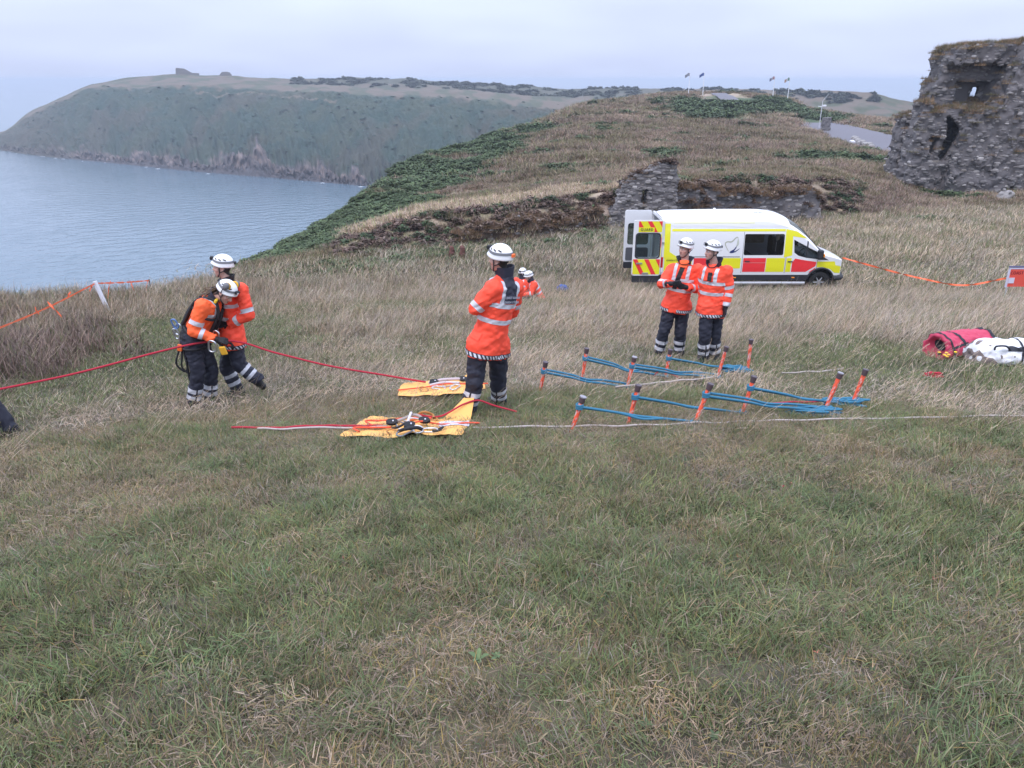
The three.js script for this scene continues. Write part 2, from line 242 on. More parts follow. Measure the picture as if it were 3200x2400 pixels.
const SOD = {
  lush: [1, 2, 3, 4].map(s => sod(s, { n: 980, h: 0.115, w: 0.0042, spread: 0.24, green: 0.56, olive: 0.25, dead: nearDead, segs: 3 })),
  mixed: [5, 6, 7, 8].map(s => sod(s, { n: 980, h: 0.108, w: 0.004, spread: 0.24, green: 0.34, olive: 0.28, dead: nearDead, segs: 3 })),
  dry: [9, 10, 11, 12].map(s => sod(s, { n: 980, h: 0.1, w: 0.0038, spread: 0.24, green: 0.09, olive: 0.2, dead: nearDead, flat: 0.65 })),
  mlush: [13, 14, 15].map(s => sod(s, { n: 360, h: 0.17, w: 0.006, spread: 0.36, green: 0.5, olive: 0.25 })),
  sward: [24, 25, 26].map(s => sod(s, { n: 460, h: 0.11, w: 0.006, spread: 0.36, green: 0.6, olive: 0.28 })),
  mmixed: [16, 17, 18].map(s => sod(s, { n: 360, h: 0.18, w: 0.006, spread: 0.36, green: 0.26, olive: 0.28, wind: 0.5 })),
  mdry: [19, 20, 21].map(s => sod(s, { n: 360, h: 0.19, w: 0.0055, spread: 0.36, green: 0.06, olive: 0.18, wind: 0.55 })),
  long: [31, 32, 33, 34].map(s => sod(s, { n: 300, h: 0.38, w: 0.008, spread: 0.46, green: 0.05, olive: 0.2, lean: 0.42, wind: 0.6, flat: 0.1, segs: 3 })),
  longgreen: [35, 36].map(s => sod(s, { n: 300, h: 0.3, w: 0.008, spread: 0.46, green: 0.25, olive: 0.35, lean: 0.42, wind: 0.5, flat: 0.1 })),
  heath: [37, 38, 39].map(s => sod(s, { n: 340, h: 0.42, w: 0.01, spread: 0.42, green: 0.04, olive: 0.12, dead: heather, lean: 0.5, flat: 0.1 })),
  far: [41, 42, 43, 44].map(s => sod(s, { n: 260, h: 0.4, w: 0.017, spread: 0.95, green: 0.08, olive: 0.24, lean: 0.5, wind: 0.5, flat: 0.2 })),
  fargreen: [45, 46].map(s => sod(s, { n: 260, h: 0.36, w: 0.017, spread: 0.95, green: 0.3, olive: 0.35, lean: 0.5, flat: 0.2 })),
  coarse: [47, 48, 49].map(s => sod(s, { n: 240, h: 0.6, w: 0.032, spread: 1.1, green: 0.04, olive: 0.2, lean: 0.6, dead: [C.mauve, C.straw, C.brown, C.straw], flat: 0.2 })),
};
function stalk(seed, head) { // a flowering stem, bowed by the wind, with a seed head
  const r = rng(seed), o = { v: [], c: [], i: [] }, col = head === 'dark' ? [0.16, 0.1, 0.075] : [1, 1, 1], sc = head === 'dark' ? [0.24, 0.19, 0.12] : [0.9, 0.88, 0.8];
  for (let k = 0; k < (head === 'dark' ? 2 : 3); k++) {
    const L = 0.3 + 0.22 * r(), az = (r() - 0.5) * 1.6 + (r() < 0.2 ? 2.6 : 0), lean = 0.35 + 0.7 * r(), bend = head === 'dark' ? 0.1 : 0.55 * r(), x = (r() - 0.5) * 0.08, z = (r() - 0.5) * 0.08, N = 6;
    let px = x, py = 0, pz = z, a = lean; const P = [];
    for (let i = 0; i <= N; i++) { P.push([px, py, pz]); px += Math.sin(a) * Math.cos(az) * L / N; pz += Math.sin(a) * Math.sin(az) * L / N; py += Math.cos(a) * L / N; a += bend / N; }
    const add = (p, q, w0, w1, c) => { for (const s of [az + 1.57, az + 0.2]) { const b = o.v.length / 3, cx = Math.cos(s), cz = Math.sin(s); o.v.push(p[0] - cx * w0, p[1], p[2] - cz * w0, p[0] + cx * w0, p[1], p[2] + cz * w0, q[0] - cx * w1, q[1], q[2] - cz * w1, q[0] + cx * w1, q[1], q[2] + cz * w1); o.c.push(...c, ...c, ...c, ...c); o.i.push(b, b + 1, b + 2, b + 1, b + 3, b + 2); } };
    const hs = head === 'dark' ? 5 : 4;
    for (let i = 0; i < N; i++) { if (i < hs) add(P[i], P[i + 1], 0.0012, 0.001, sc); else if (head === 'dark') { add(P[i], P[i + 1], 0.0045, 0.003, tone(r, col)); } else for (let q = 0; q < 5; q++) { const t = q / 5, u = P[i].map((e, j) => lerp(e, P[i + 1][j], t)), w = 0.02, s = r() * 6.28; add(u, [u[0] + Math.cos(s) * 0.006 + Math.sin(a) * w, u[1] + w * 0.7, u[2] + Math.sin(s) * 0.006], 0.0018, 0.0008, tone(r, col, 0.2)); } }
  }
  return polyMesh(o.v, o.i, o.c);
}
function rosette(seed, col, n = 6, L = 0.09) { // flat broad leaves close to the ground
  const r = rng(seed), v = [], c = [], idx = [];
  for (let k = 0; k < n; k++) {
    const a = k / n * 6.283 + r(), l = L * (0.6 + 0.7 * r()), w = l * 0.24, up = 0.25 + r() * 0.7, cc = tone(r, col, 0.3), b = v.length / 3;
    for (let i = 0; i <= 4; i++) { const t = i / 4, d = l * t, y = 0.01 + Math.sin(t * 1.9) * l * up * 0.6, ww = w * Math.sin(Math.PI * (0.12 + 0.86 * t)); v.push(Math.cos(a) * d - Math.sin(a) * ww, y, Math.sin(a) * d + Math.cos(a) * ww, Math.cos(a) * d, y - ww * 0.3, Math.sin(a) * d, Math.cos(a) * d + Math.sin(a) * ww, y, Math.sin(a) * d - Math.cos(a) * ww); c.push(...cc, ...cc, ...cc); }
    for (let i = 0; i < 4; i++) for (let j = 0; j < 2; j++) { const p = b + i * 3 + j; idx.push(p, p + 1, p + 3, p + 1, p + 4, p + 3); }
  }
  return polyMesh(v, idx, c);
}
function clump(seed, n, leaf, tint = 0.4) { // a low rounded bush of small leaf faces, one metre across
  const r = rng(seed), v = [], c = [], idx = [];
  for (let k = 0; k < n; k++) {
    const a = r() * 6.283, e = Math.acos(1 - r() * 1.05), q = 0.5 * (0.55 + 0.5 * r()) * (1 + 0.3 * Math.sin(a * 3 + seed)), x = Math.sin(e) * Math.cos(a) * q, y = Math.cos(e) * q * 0.75 + 0.03, z = Math.sin(e) * Math.sin(a) * q;
    const yaw = r() * 6.283, p = (r() - 0.3) * 1.3, l = leaf * (0.5 + r()), w = l * 0.45, dx = Math.cos(yaw) * Math.cos(p), dz = Math.sin(yaw) * Math.cos(p), dy = Math.sin(p), sx = -Math.sin(yaw) * w, sz = Math.cos(yaw) * w, cc = tone(r, W1, tint), b = v.length / 3;
    v.push(x, y, z, x + dx * l * 0.5 + sx, y + dy * l * 0.5, z + dz * l * 0.5 + sz, x + dx * l, y + dy * l, z + dz * l, x + dx * l * 0.5 - sx, y + dy * l * 0.5 + 0.2 * w, z + dz * l * 0.5 - sz); c.push(...cc, ...cc, ...cc, ...cc); idx.push(b, b + 1, b + 2, b, b + 2, b + 3);
  }
  return polyMesh(v, idx, c);
}
const BUSH = [51, 52, 53].map(s => clump(s, 260, 0.16)), BIGBUSH = [61, 62, 63].map(s => clump(s, 130, 0.3));
const mm = new THREE.Matrix4(), qq = new THREE.Quaternion(), ee = new THREE.Euler();
class Scatter { // many copies of a few shapes as one mass
  constructor(name, label, category, childName) { this.g = thing(name, label, category, [0, 0, 0], 0, null, 'stuff'); this.child = childName; this.sets = new Map(); }
  add(geo, x, y, z, s, yaw, col, sy = s, tx = 0, tz = 0) { let a = this.sets.get(geo); if (!a) this.sets.set(geo, a = { m: [], c: [] }); qq.setFromEuler(ee.set(tx, yaw, tz)); mm.compose(V(x, y, z), qq, V(s, sy, s)); a.m.push(...mm.elements); a.c.push(col[0], col[1], col[2]); }
  done(m = leafM) { let k = 0; for (const [geo, a] of this.sets) { const n = a.m.length / 16, im = new THREE.InstancedMesh(geo, m, n); im.instanceMatrix.array.set(a.m); im.instanceColor = new THREE.InstancedBufferAttribute(new Float32Array(a.c), 3); im.name = k ? `${this.child}_${String(k).padStart(3, '0')}` : this.child; k++; im.castShadow = im.receiveShadow = true; this.g.add(im); } this.sets.clear(); }
}
// things lying on the meadow press the grass down: [x, z, radius, how much is left]
const PRESS = [];
const blob = (x, z, cx, cz, rx, rz) => smooth(1.2, 0.6, Math.hypot((x - cx) / rx, (z - cz) / rz) + 0.35 * n2(x * 0.7, z * 0.7));
function meadow(x, z) { // what grows at a place in the field: dryness, height
  const d = Math.hypot(x, z), a = fbm(x * 0.22, z * 0.5, 3), b = fbm(x * 0.9 + 3, z * 1.3, 3), c = fbm(x * 0.07 - 4, z * 0.16, 2);
  let dry = 0.36 + 0.05 * smooth(5, 8, d) + 0.95 * a + 0.75 * b + 0.35 * c + 0.32 * smooth(5, 9, d), tall = smooth(12, 16, d + 3 * a) * 0.6 + smooth(18, 23, d + 2 * a) * 0.3;
  const heath = 0.8 * blob(x, z, -8.3, -11.6, 2.0, 2.2) + 0.5 * blob(x, z, -10.5, -14.6, 2.6, 2.6), mown = blob(x, z, -6.3, -12.9, 2.7, 4.0), g2 = blob(x, z, 6.2, -11, 5, 2.6), g3 = blob(x, z, -3.4, -18.6, 4.2, 1.5), bent = blob(x, z, -2.6, -8.4, 1.6, 0.7) + blob(x, z, 0.3, -10.3, 3.6, 1.4);
  dry += 0.35 * bent + 0.3 * heath - 1.0 * mown - 0.38 * g2 - 0.45 * g3 - 0.25 * blob(x, z, -1.6, -3.6, 1.3, 1.0) - 0.25 * blob(x, z, 3, -4.4, 1.6, 0.6);
  tall = clamp(tall + 0.5 * bent * smooth(9, 10.5, d) + 0.55 * heath - 1.2 * mown - 0.4 * g2 - 0.3 * g3);
  return { dry, tall, heath, b, mown: Math.max(mown, 0.75 * g2) };
}
const tint = (r, c, s = 0.25) => { const k = 1 + (r() - 0.5) * 2 * s; return [c[0] * k, c[1] * k, c[2] * k]; };
function meadowTone(r, dry) { const t = dry + (r() - 0.5) * 0.75; return t < 0.05 ? mix3(C.green, [0.13, 0.19, 0.06], r()) : t < 0.42 ? mix3(C.green, C.olive, r()) : t < 0.72 ? mix3(C.olive, C.straw, r() * 0.8) : mix3(C.mauve, C.pale, r()); }
{
  const r = rng(77), S = new Scatter('meadow_grass', 'short green and dry bent grass covering the field', 'grass', 'grass_tuft'), L = new Scatter('long_grass', 'pale long dry grass standing around the vehicle and along the cliff', 'grass', 'grass_tuft'), K = new Scatter('seed_stalks', 'straw coloured grass stems and dark plantain heads over the turf', 'grass', 'stalk'), P = new Scatter('broad_leaves', 'low plantain and dock leaves between the grass', 'leaves', 'leaf_rosette');
  const SK = [71, 72, 73, 74].map(s => stalk(s, 'pale')), DK = [81, 82].map(s => stalk(s, 'dark')), RG = [91, 92].map(s => rosette(s, [1, 1, 1])), RD = rosette(93, [1, 1, 1], 3, 0.06);
  const ring = (r0, r1, n, f) => { for (let i = 0; i < n; i++) { const d = Math.sqrt(lerp(r0 * r0, r1 * r1, r())), b = (r() - 0.5) * 2 * (d < 8 ? 58 : 46) * R, x = Math.sin(b) * d, z = -Math.cos(b) * d; f(x, z, d); } };
  const pick = a => a[Math.floor(r() * a.length)];
  const pressed = (x, z, q = 0) => { let k = 1; for (const [px, pz, pr, pk] of PRESS) if (Math.hypot(x - px, z - pz) < pr + q) k = Math.min(k, pk); return k; };
  const edgeOf = (x, z) => profileA(Math.round(Math.atan2(x, -z) / R * 4)).e;
  const plant = (S2, geo, x, z, s, sy, c = 0.16, yaw = r() * 6.283) => { // sit the sod on the slope it grows on
    const y = groundH(x, z), e = 0.25, gx = (groundH(x + e, z) - groundH(x - e, z)) / (2 * e), gz = (groundH(x, z + e) - groundH(x, z - e)) / (2 * e), k = 1 + (r() - 0.5) * 2 * c, w = 1 + (r() - 0.5) * 0.12;
    S2.add(geo, x, y, z, s, yaw, [k * w, k, k / w], sy, Math.atan(gz), -Math.atan(gx));
  };
  const lay = (x, z, d) => {
    if (d > edgeOf(x, z) + 0.5) return;
    const m = meadow(x, z), t = m.dry + (r() - 0.5) * 0.5;
    if (d < 9) { const p = pressed(x, z); plant(S, pick(t < 0.28 ? SOD.lush : t < 0.62 ? SOD.mixed : SOD.dry), x, z, 0.85 + 0.35 * r(), (0.5 + 0.45 * r()) * Math.max(0.4, p), 0.22); }
    else {
      const p = pressed(x, z, 0.1);
      if (m.heath > 0.35 + 0.5 * r()) plant(L, pick(SOD.heath), x, z, 0.8 + 0.4 * r(), 0.7 + 0.5 * r(), 0.25, (r() - 0.5) * 2);
      else if (m.tall > 0.35 + r() * 0.3 && p > 0.7) plant(L, pick(t < 0.4 ? SOD.longgreen : SOD.long), x, z, 0.8 + 0.4 * r(), (0.6 + 0.5 * m.tall) * (0.75 + 0.4 * r()), 0.2, (r() - 0.5) * 1.6);
      else if (m.mown > 0.3 + 0.4 * r()) plant(S, pick(SOD.sward), x, z, 0.85 + 0.35 * r(), (0.6 + 0.4 * r()) * Math.max(0.4, p), 0.2);
      else plant(S, pick(t < 0.3 ? SOD.mlush : t < 0.66 ? SOD.mmixed : SOD.mdry), x, z, 0.85 + 0.35 * r(), (0.42 + 0.3 * smooth(9, 14, d) + 0.35 * r()) * Math.max(0.35, p), 0.18, (r() - 0.5) * 2);
    }
  };
  const layFar = (x, z, d) => { if (d > edgeOf(x, z) + 0.8) return; const m = meadow(x, z), t = m.dry + (r() - 0.5) * 0.6; plant(L, pick(t < 0.35 ? SOD.fargreen : SOD.far), x, z, 0.8 + 0.5 * r(), 0.6 + 0.5 * r(), 0.2, (r() - 0.5) * 1.6); };
  const cover = (r0, r1, step, f) => { for (let z = 0.2; z > -r1; z -= step) for (let x = -r1; x < r1; x += step) { const X = x + (r() - 0.5) * step * 0.9, Z = z + (r() - 0.5) * step * 0.9, d = Math.hypot(X, Z); if (d < r0 || d > r1 || Math.abs(Math.atan2(X, -Z)) > (d < 8 ? 58 : 46) * R) continue; f(X, Z, d); } };
  const plants = () => { cover(0.9, 9, 0.225, lay); cover(9, 20, 0.34, lay); cover(20, 27, 0.42, lay); cover(26.5, 54, 0.72, layFar); };
  globalThis.sowMeadow = () => {
    plants();
    ring(2.7, 7, 380, (x, z, d) => { const m = meadow(x, z); if (pressed(x, z) < 0.9) return; K.add(pick(SK), x, groundH(x, z), z, 0.4 + 0.35 * r(), (r() - 0.5) * 2.6, tint(r, C.straw)); });
    ring(7, 22, 2600, (x, z, d) => { if (pressed(x, z) < 0.9 || d > profileA(Math.round(Math.atan2(x, -z) / R * 4)).e) return; const m = meadow(x, z); K.add(pick(SK), x, groundH(x, z), z, 0.8 + 0.5 * r(), (r() - 0.5) * 1.6, tint(r, C.pale)); });
    ring(2, 8, 420, (x, z) => K.add(pick(DK), x, groundH(x, z), z, 0.35 + 0.25 * r(), r() * 6.28, [1, 1, 1]));
    ring(1.3, 7, 260, (x, z) => { if (fbm(x * 0.5, z * 0.5, 2) > -0.05) P.add(pick(RG), x, groundH(x, z) + 0.02, z, 0.22 + 0.3 * r(), r() * 6.28, tint(r, r() < 0.75 ? [0.085, 0.125, 0.055] : [0.19, 0.18, 0.07], 0.3)); });
    ring(1.5, 6, 22, (x, z) => P.add(RD, x, groundH(x, z) + 0.05, z, 0.25 + 0.3 * r(), r() * 6.28, r() < 0.5 ? [0.36, 0.03, 0.06] : [0.38, 0.14, 0.1]));
    S.done(); L.done(); K.done(); P.done();
  };
  // rough hill behind the field
  const B = new Scatter('hill_grass', 'tussocky tan and brown grass over the hill behind the field', 'grass', 'tussock'), G = new Scatter('hill_scrub', 'dark green bramble and gorse patches on the hill and cliff shoulder', 'scrub', 'scrub_clump');
  const hill = (r0, r1, n, k) => { for (let i = 0; i < n; i++) {
    const b = lerp(-24, 36, r()), p = profileA(Math.round(b * 4)), d = Math.sqrt(lerp(r0 * r0, r1 * r1, r())); if (d < p.e - 3 || (d < p.e - 0.5 && scrub(...polar(b, d)) < 0.4) || d > p.end - 20) continue;
    const [x, z] = polar(b, d); if (onRoad(x, z) < 1.12 || (x > 4.4 && x < 8.2 && z > -38.2 && z < -34.2 && r() < 0.9)) continue;
    const y = groundH(x, z) - 0.04, s = scrub(x, z), m = fbm(x * 0.09 + 7, z * 0.09, 3), q = fbm(x * 0.5, z * 0.5, 2);
    const bankTop = p.ds[p.ds.length - 6], bankFace = d > p.e + 0.6 && d < p.ds[p.ds.length - 6] + 0.6 && b > -13 && b < 24;
    if (bankFace && r() < 0.75) { const w = k * (0.6 + 0.6 * r()); G.add(pick(BUSH), x, y, z, w, r() * 6.28, tint(r, r() < 0.3 ? C.deep : mix3([0.1, 0.062, 0.05], [0.17, 0.115, 0.09], r()), 0.3), w * (0.5 + 0.4 * r())); }
    else if (s > 0.35 + 0.3 * r()) { const w = k * (0.5 + 0.6 * r()); G.add(pick(k > 1.9 ? BIGBUSH : BUSH), x, y, z, w, r() * 6.28, tint(r, mix3(C.deep, C.green, 0.15 + 0.55 * r()), 0.3), w * (0.45 + 0.4 * r())); }
    else { let col = mix3(mix3(C.brown, C.mauve, 0.6), mix3(C.straw, C.mauve, 0.4), clamp(0.5 + 1.4 * m + q + (r() - 0.5) * 0.6)).map(e => e * 0.85); if (r() < 0.38 + 1.1 * fbm(x * 0.06, z * 0.06 + 5, 2)) col = mix3(C.olive, col, 0.25); if (r() < 0.12) col = C.brown; if (d > bankTop + 0.3 && d < bankTop + 4.5 && b < 9) col = mix3(C.straw, C.pale, r()); const w = k * (0.6 + 0.6 * r()); const f = 1 + (r() - 0.5) * 0.4; B.add(pick(SOD.coarse), x, y, z, w, (r() - 0.5) * 1.5, [f * col[0] / 0.27, f * col[1] / 0.22, f * col[2] / 0.15], Math.min(1.1, w * (0.6 + 0.4 * r()))); }
  } };
  globalThis.sowHill = () => { hill(28, 60, 15000, 0.62); hill(60, 120, 15000, 1.15); hill(120, 225, 12000, 1.9); B.done(); G.done(); };
  // far headland scrub
  globalThis.sowFar = () => { const F = new Scatter('headland_scrub', 'dark scrub covering the slope of the far headland', 'scrub', 'scrub_clump');
    for (let i = 0; i < 900; i++) {
      const b = lerp(-31, 6, r()), s = 0.95 + 1.35 * r(), [x, y, z] = farH(b, s); if (s < 1.04 + 0.06 * r() || s > 1.95 + 0.2 * fbm(b * 0.9, 2, 3) + 0.25 * r() ** 3) continue; const w = 1.2 + 1.7 * r();
      F.add(pick(BIGBUSH), x, y - 0.3, z, w, r() * 6.28, tint(r, mix3([0.03, 0.088, 0.058], [0.056, 0.1, 0.056], clamp(0.5 + fbm(x * 0.02, z * 0.02, 3) * 1.3 + (r() - 0.5) * 0.4)), 0.15), w * (0.35 + 0.25 * r()));
    }
    for (let i = 0; i < 2600; i++) { // hedges and windblown bushes along the ridge
      const b = lerp(-15, 24, r()), s = 2.45 + 0.55 * r(); if (fbm(b * 0.45 + 3, s * 2.4, 3) < -0.02) continue; const [x, y, z] = farH(b, s), w = (2 + 2.4 * r()); F.add(pick(BIGBUSH), x, y - 0.3, z, w, r() * 6.28, tint(r, [0.045, 0.055, 0.035], 0.3), w * (0.5 + 0.4 * r()));
    }
    F.done();
    const W = new Scatter('shore_foam', 'thin white surf along the rocks of the far shore', 'foam', 'foam_patch'), fg = rosette(95, [1, 1, 1], 9, 1); for (let i = 0; i < 45; i++) { const b = lerp(-33.5, -7, r()), q = n2(b * 1.7, 3); if (q < 0.3) continue; const d = FB[0][0](b) - 3 - 5 * r(), [x, z] = polar(b, d); W.add(fg, x, -49.95, z, 0.5 + 1.1 * r(), r() * 6.28, [0.6, 0.63, 0.66], 0.1); } W.done(); };
}
// ---------------------------------------------------------------- sculpting: distance fields meshed by surface nets
function nets(sdf, lo, hi, cell) {
  const nx = Math.ceil((hi[0] - lo[0]) / cell) + 1, ny = Math.ceil((hi[1] - lo[1]) / cell) + 1, nz = Math.ceil((hi[2] - lo[2]) / cell) + 1, F = new Float32Array(nx * ny * nz);
  for (let k = 0, p = 0; k < nz; k++) for (let j = 0; j < ny; j++) for (let i = 0; i < nx; i++, p++) F[p] = sdf(lo[0] + i * cell, lo[1] + j * cell, lo[2] + k * cell);
  const id = new Int32Array(nx * ny * nz).fill(-1), v = [], idx = [], sx = 1, sy = nx, sz = nx * ny, off = [0, sx, sy, sx + sy, sz, sx + sz, sy + sz, sx + sy + sz], E = [[0, 1], [2, 3], [4, 5], [6, 7], [0, 2], [1, 3], [4, 6], [5, 7], [0, 4], [1, 5], [2, 6], [3, 7]];
  for (let k = 0; k < nz - 1; k++) for (let j = 0; j < ny - 1; j++) for (let i = 0; i < nx - 1; i++) {
    const p = i + j * sy + k * sz; let m = 0; for (let c = 0; c < 8; c++) if (F[p + off[c]] < 0) m |= 1 << c; if (m === 0 || m === 255) continue;
    let n = 0, x = 0, y = 0, z = 0;
    for (const [a, b] of E) { const fa = F[p + off[a]], fb = F[p + off[b]]; if ((fa < 0) === (fb < 0)) continue; const t = fa / (fa - fb); x += lerp(a & 1, b & 1, t); y += lerp((a >> 1) & 1, (b >> 1) & 1, t); z += lerp(a >> 2, b >> 2, t); n++; }
    id[p] = v.length / 3; v.push(lo[0] + (i + x / n) * cell, lo[1] + (j + y / n) * cell, lo[2] + (k + z / n) * cell);
  }
  for (let k = 1; k < nz - 1; k++) for (let j = 1; j < ny - 1; j++) for (let i = 1; i < nx - 1; i++) {
    const p = i + j * sy + k * sz, f = F[p] < 0;
    for (const [s, a, b] of [[sx, sy, sz], [sy, sz, sx], [sz, sx, sy]]) { if ((F[p + s] < 0) === f) continue; const q = [id[p - a - b], id[p - b], id[p], id[p - a]]; if (Math.min(...q) < 0) continue; if (f) idx.push(q[0], q[1], q[2], q[0], q[2], q[3]); else idx.push(q[0], q[2], q[1], q[0], q[3], q[2]); }
  }
  return polyMesh(v, idx);
}
const smin = (a, b, k) => { const h = clamp(0.5 + 0.5 * (b - a) / k); return lerp(b, a, h) - k * h * (1 - h); };
const smax = (a, b, k) => -smin(-a, -b, k);
function cone3(x, y, z, a, b, ra, rb) { const bx = b[0] - a[0], by = b[1] - a[1], bz = b[2] - a[2], px = x - a[0], py = y - a[1], pz = z - a[2], h = clamp((px * bx + py * by + pz * bz) / (bx * bx + by * by + bz * bz)); return Math.hypot(px - bx * h, py - by * h, pz - bz * h) - lerp(ra, rb, h); }
const along = (x, y, z, a, b) => { const bx = b[0] - a[0], by = b[1] - a[1], bz = b[2] - a[2], L = Math.hypot(bx, by, bz); return ((x - a[0]) * bx + (y - a[1]) * by + (z - a[2]) * bz) / L; };
const ell = (x, y, z, c, r) => { const k = Math.hypot((x - c[0]) / r[0], (y - c[1]) / r[1], (z - c[2]) / r[2]); return (k - 1) * Math.min(...r); };
// the part of a surface that lies inside given ranges, lifted off it a little: cloth trim, stripes, panels
function clipMesh(geo, cons, lift = 0.003) {
  const P = geo.attributes.position, N = geo.attributes.normal, I = geo.index.array, S = cons.map(c => { if (c.a && c.a.length === P.count) return c.a; const a = new Float32Array(P.count); for (let i = 0; i < P.count; i++) a[i] = c.f(P.getX(i), P.getY(i), P.getZ(i)); return a; }), v = [], nn = [];
  for (let t = 0; t < I.length; t += 3) {
    let cut = false; for (let c = 0; c < cons.length && !cut; c++) { const q = S[c], a = q[I[t]], b = q[I[t + 1]], d = q[I[t + 2]], { lo: l0, hi: h0 } = cons[c]; if ((l0 !== undefined && a < l0 && b < l0 && d < l0) || (h0 !== undefined && a > h0 && b > h0 && d > h0)) cut = true; } if (cut) continue;
    let poly = [0, 1, 2].map(k => { const i = I[t + k]; return [P.getX(i), P.getY(i), P.getZ(i), N.getX(i), N.getY(i), N.getZ(i), ...S.map(s => s[i])]; });
    for (let c = 0; c < cons.length && poly.length; c++) for (const [sg, lim] of [[1, cons[c].lo], [-1, cons[c].hi]]) {
      if (lim === undefined) continue; const q = 6 + c, out = [];
      for (let k = 0; k < poly.length; k++) { const A = poly[k], B = poly[(k + 1) % poly.length], da = sg * (A[q] - lim), db = sg * (B[q] - lim); if (da >= 0) out.push(A); if ((da >= 0) !== (db >= 0)) { const u = da / (da - db); out.push(A.map((e, j) => lerp(e, B[j], u))); } }
      poly = out; if (poly.length < 3) { poly = []; break; }
    }
    for (let k = 1; k < poly.length - 1; k++) for (const A of [poly[0], poly[k], poly[k + 1]]) { v.push(A[0] + A[3] * lift, A[1] + A[4] * lift, A[2] + A[5] * lift); nn.push(A[3], A[4], A[5]); }
  }
  const g = new THREE.BufferGeometry(); g.setAttribute('position', new THREE.Float32BufferAttribute(v, 3)); g.setAttribute('normal', new THREE.Float32BufferAttribute(nn, 3)); return g;
}
function islands(geo, least = 12) { // a cut surface falls into its separate pieces
  const P = geo.attributes.position, N = geo.attributes.normal, n = P.count / 3, up = Array.from({ length: n }, (_, i) => i), find = i => { while (up[i] !== i) i = up[i] = up[up[i]]; return i; }, seen = new Map();
  for (let t = 0; t < n; t++) for (let k = 0; k < 3; k++) { const i = t * 3 + k, key = `${Math.round(P.getX(i) * 2e3)},${Math.round(P.getY(i) * 2e3)},${Math.round(P.getZ(i) * 2e3)}`; if (seen.has(key)) up[find(t)] = find(seen.get(key)); else seen.set(key, t); }
  const sets = new Map(); for (let t = 0; t < n; t++) { const r = find(t); if (!sets.has(r)) sets.set(r, []); sets.get(r).push(t); }
  return [...sets.values()].filter(a => a.length >= least).map(a => { const v = [], q = []; for (const t of a) for (let k = 0; k < 3; k++) { const i = t * 3 + k; v.push(P.getX(i), P.getY(i), P.getZ(i)); q.push(N.getX(i), N.getY(i), N.getZ(i)); } const g = new THREE.BufferGeometry(); g.setAttribute('position', new THREE.Float32BufferAttribute(v, 3)); g.setAttribute('normal', new THREE.Float32BufferAttribute(q, 3)); return g; });
}
// ---------------------------------------------------------------- people
const M = {
  skin: mat(0.55, 0.33, 0.27, 0.6, { vertexColors: true }), jacket: mat(0.98, 0.085, 0.04, 0.72), jacketOrange: mat(0.98, 0.14, 0.035, 0.72), navy: mat(0.022, 0.024, 0.042, 0.75), trouser: mat(0.018, 0.02, 0.036, 0.7), black: mat(0.012, 0.012, 0.016, 0.7), reflect: mat(0.56, 0.57, 0.62, 0.4), white: mat(0.85, 0.86, 0.88, 0.35), boot: mat(0.014, 0.013, 0.014, 0.55), strap: mat(0.03, 0.03, 0.035, 0.7), grey: mat(0.16, 0.165, 0.18, 0.6), silver: mat(0.6, 0.62, 0.66, 0.3, { metalness: 0.9 }), hair: mat(0.13, 0.085, 0.05, 0.6), darkhair: mat(0.025, 0.02, 0.018, 0.7), yellow: mat(0.75, 0.4, 0.03, 0.6), lens: mat(0.5, 0.52, 0.55, 0.15), rope: mat(0.55, 0.02, 0.045, 0.8), orangeStuff: mat(0.85, 0.16, 0.03, 0.6), patch: mat(0.42, 0.44, 0.52, 0.6),
};
const vsub = (a, b) => [a[0] - b[0], a[1] - b[1], a[2] - b[2]], vadd = (a, b, k = 1) => [a[0] + b[0] * k, a[1] + b[1] * k, a[2] + b[2] * k], vdot = (a, b) => a[0] * b[0] + a[1] * b[1] + a[2] * b[2], vnorm = a => { const l = Math.hypot(...a); return a.map(e => e / l); }, vcross = (a, b) => [a[1] * b[2] - a[2] * b[1], a[2] * b[0] - a[0] * b[2], a[0] * b[1] - a[1] * b[0]], vmix = (a, b, t) => a.map((e, i) => lerp(e, b[i], t));
const frameOf = (up, left) => { const U = vnorm(up), L = vnorm(vadd(left, U, -vdot(left, U))), F = vcross(L, U); return { U, L, F }; };
const bounds = (pts, m) => [[0, 1, 2].map(i => Math.min(...pts.map(p => p[i])) - m), [0, 1, 2].map(i => Math.max(...pts.map(p => p[i])) + m)];
const place = (geo, o, f) => { const m = new THREE.Matrix4().makeBasis(V(...f.L), V(...f.U), V(...f.F)); m.setPosition(...o); geo.applyMatrix4(m); return geo; };

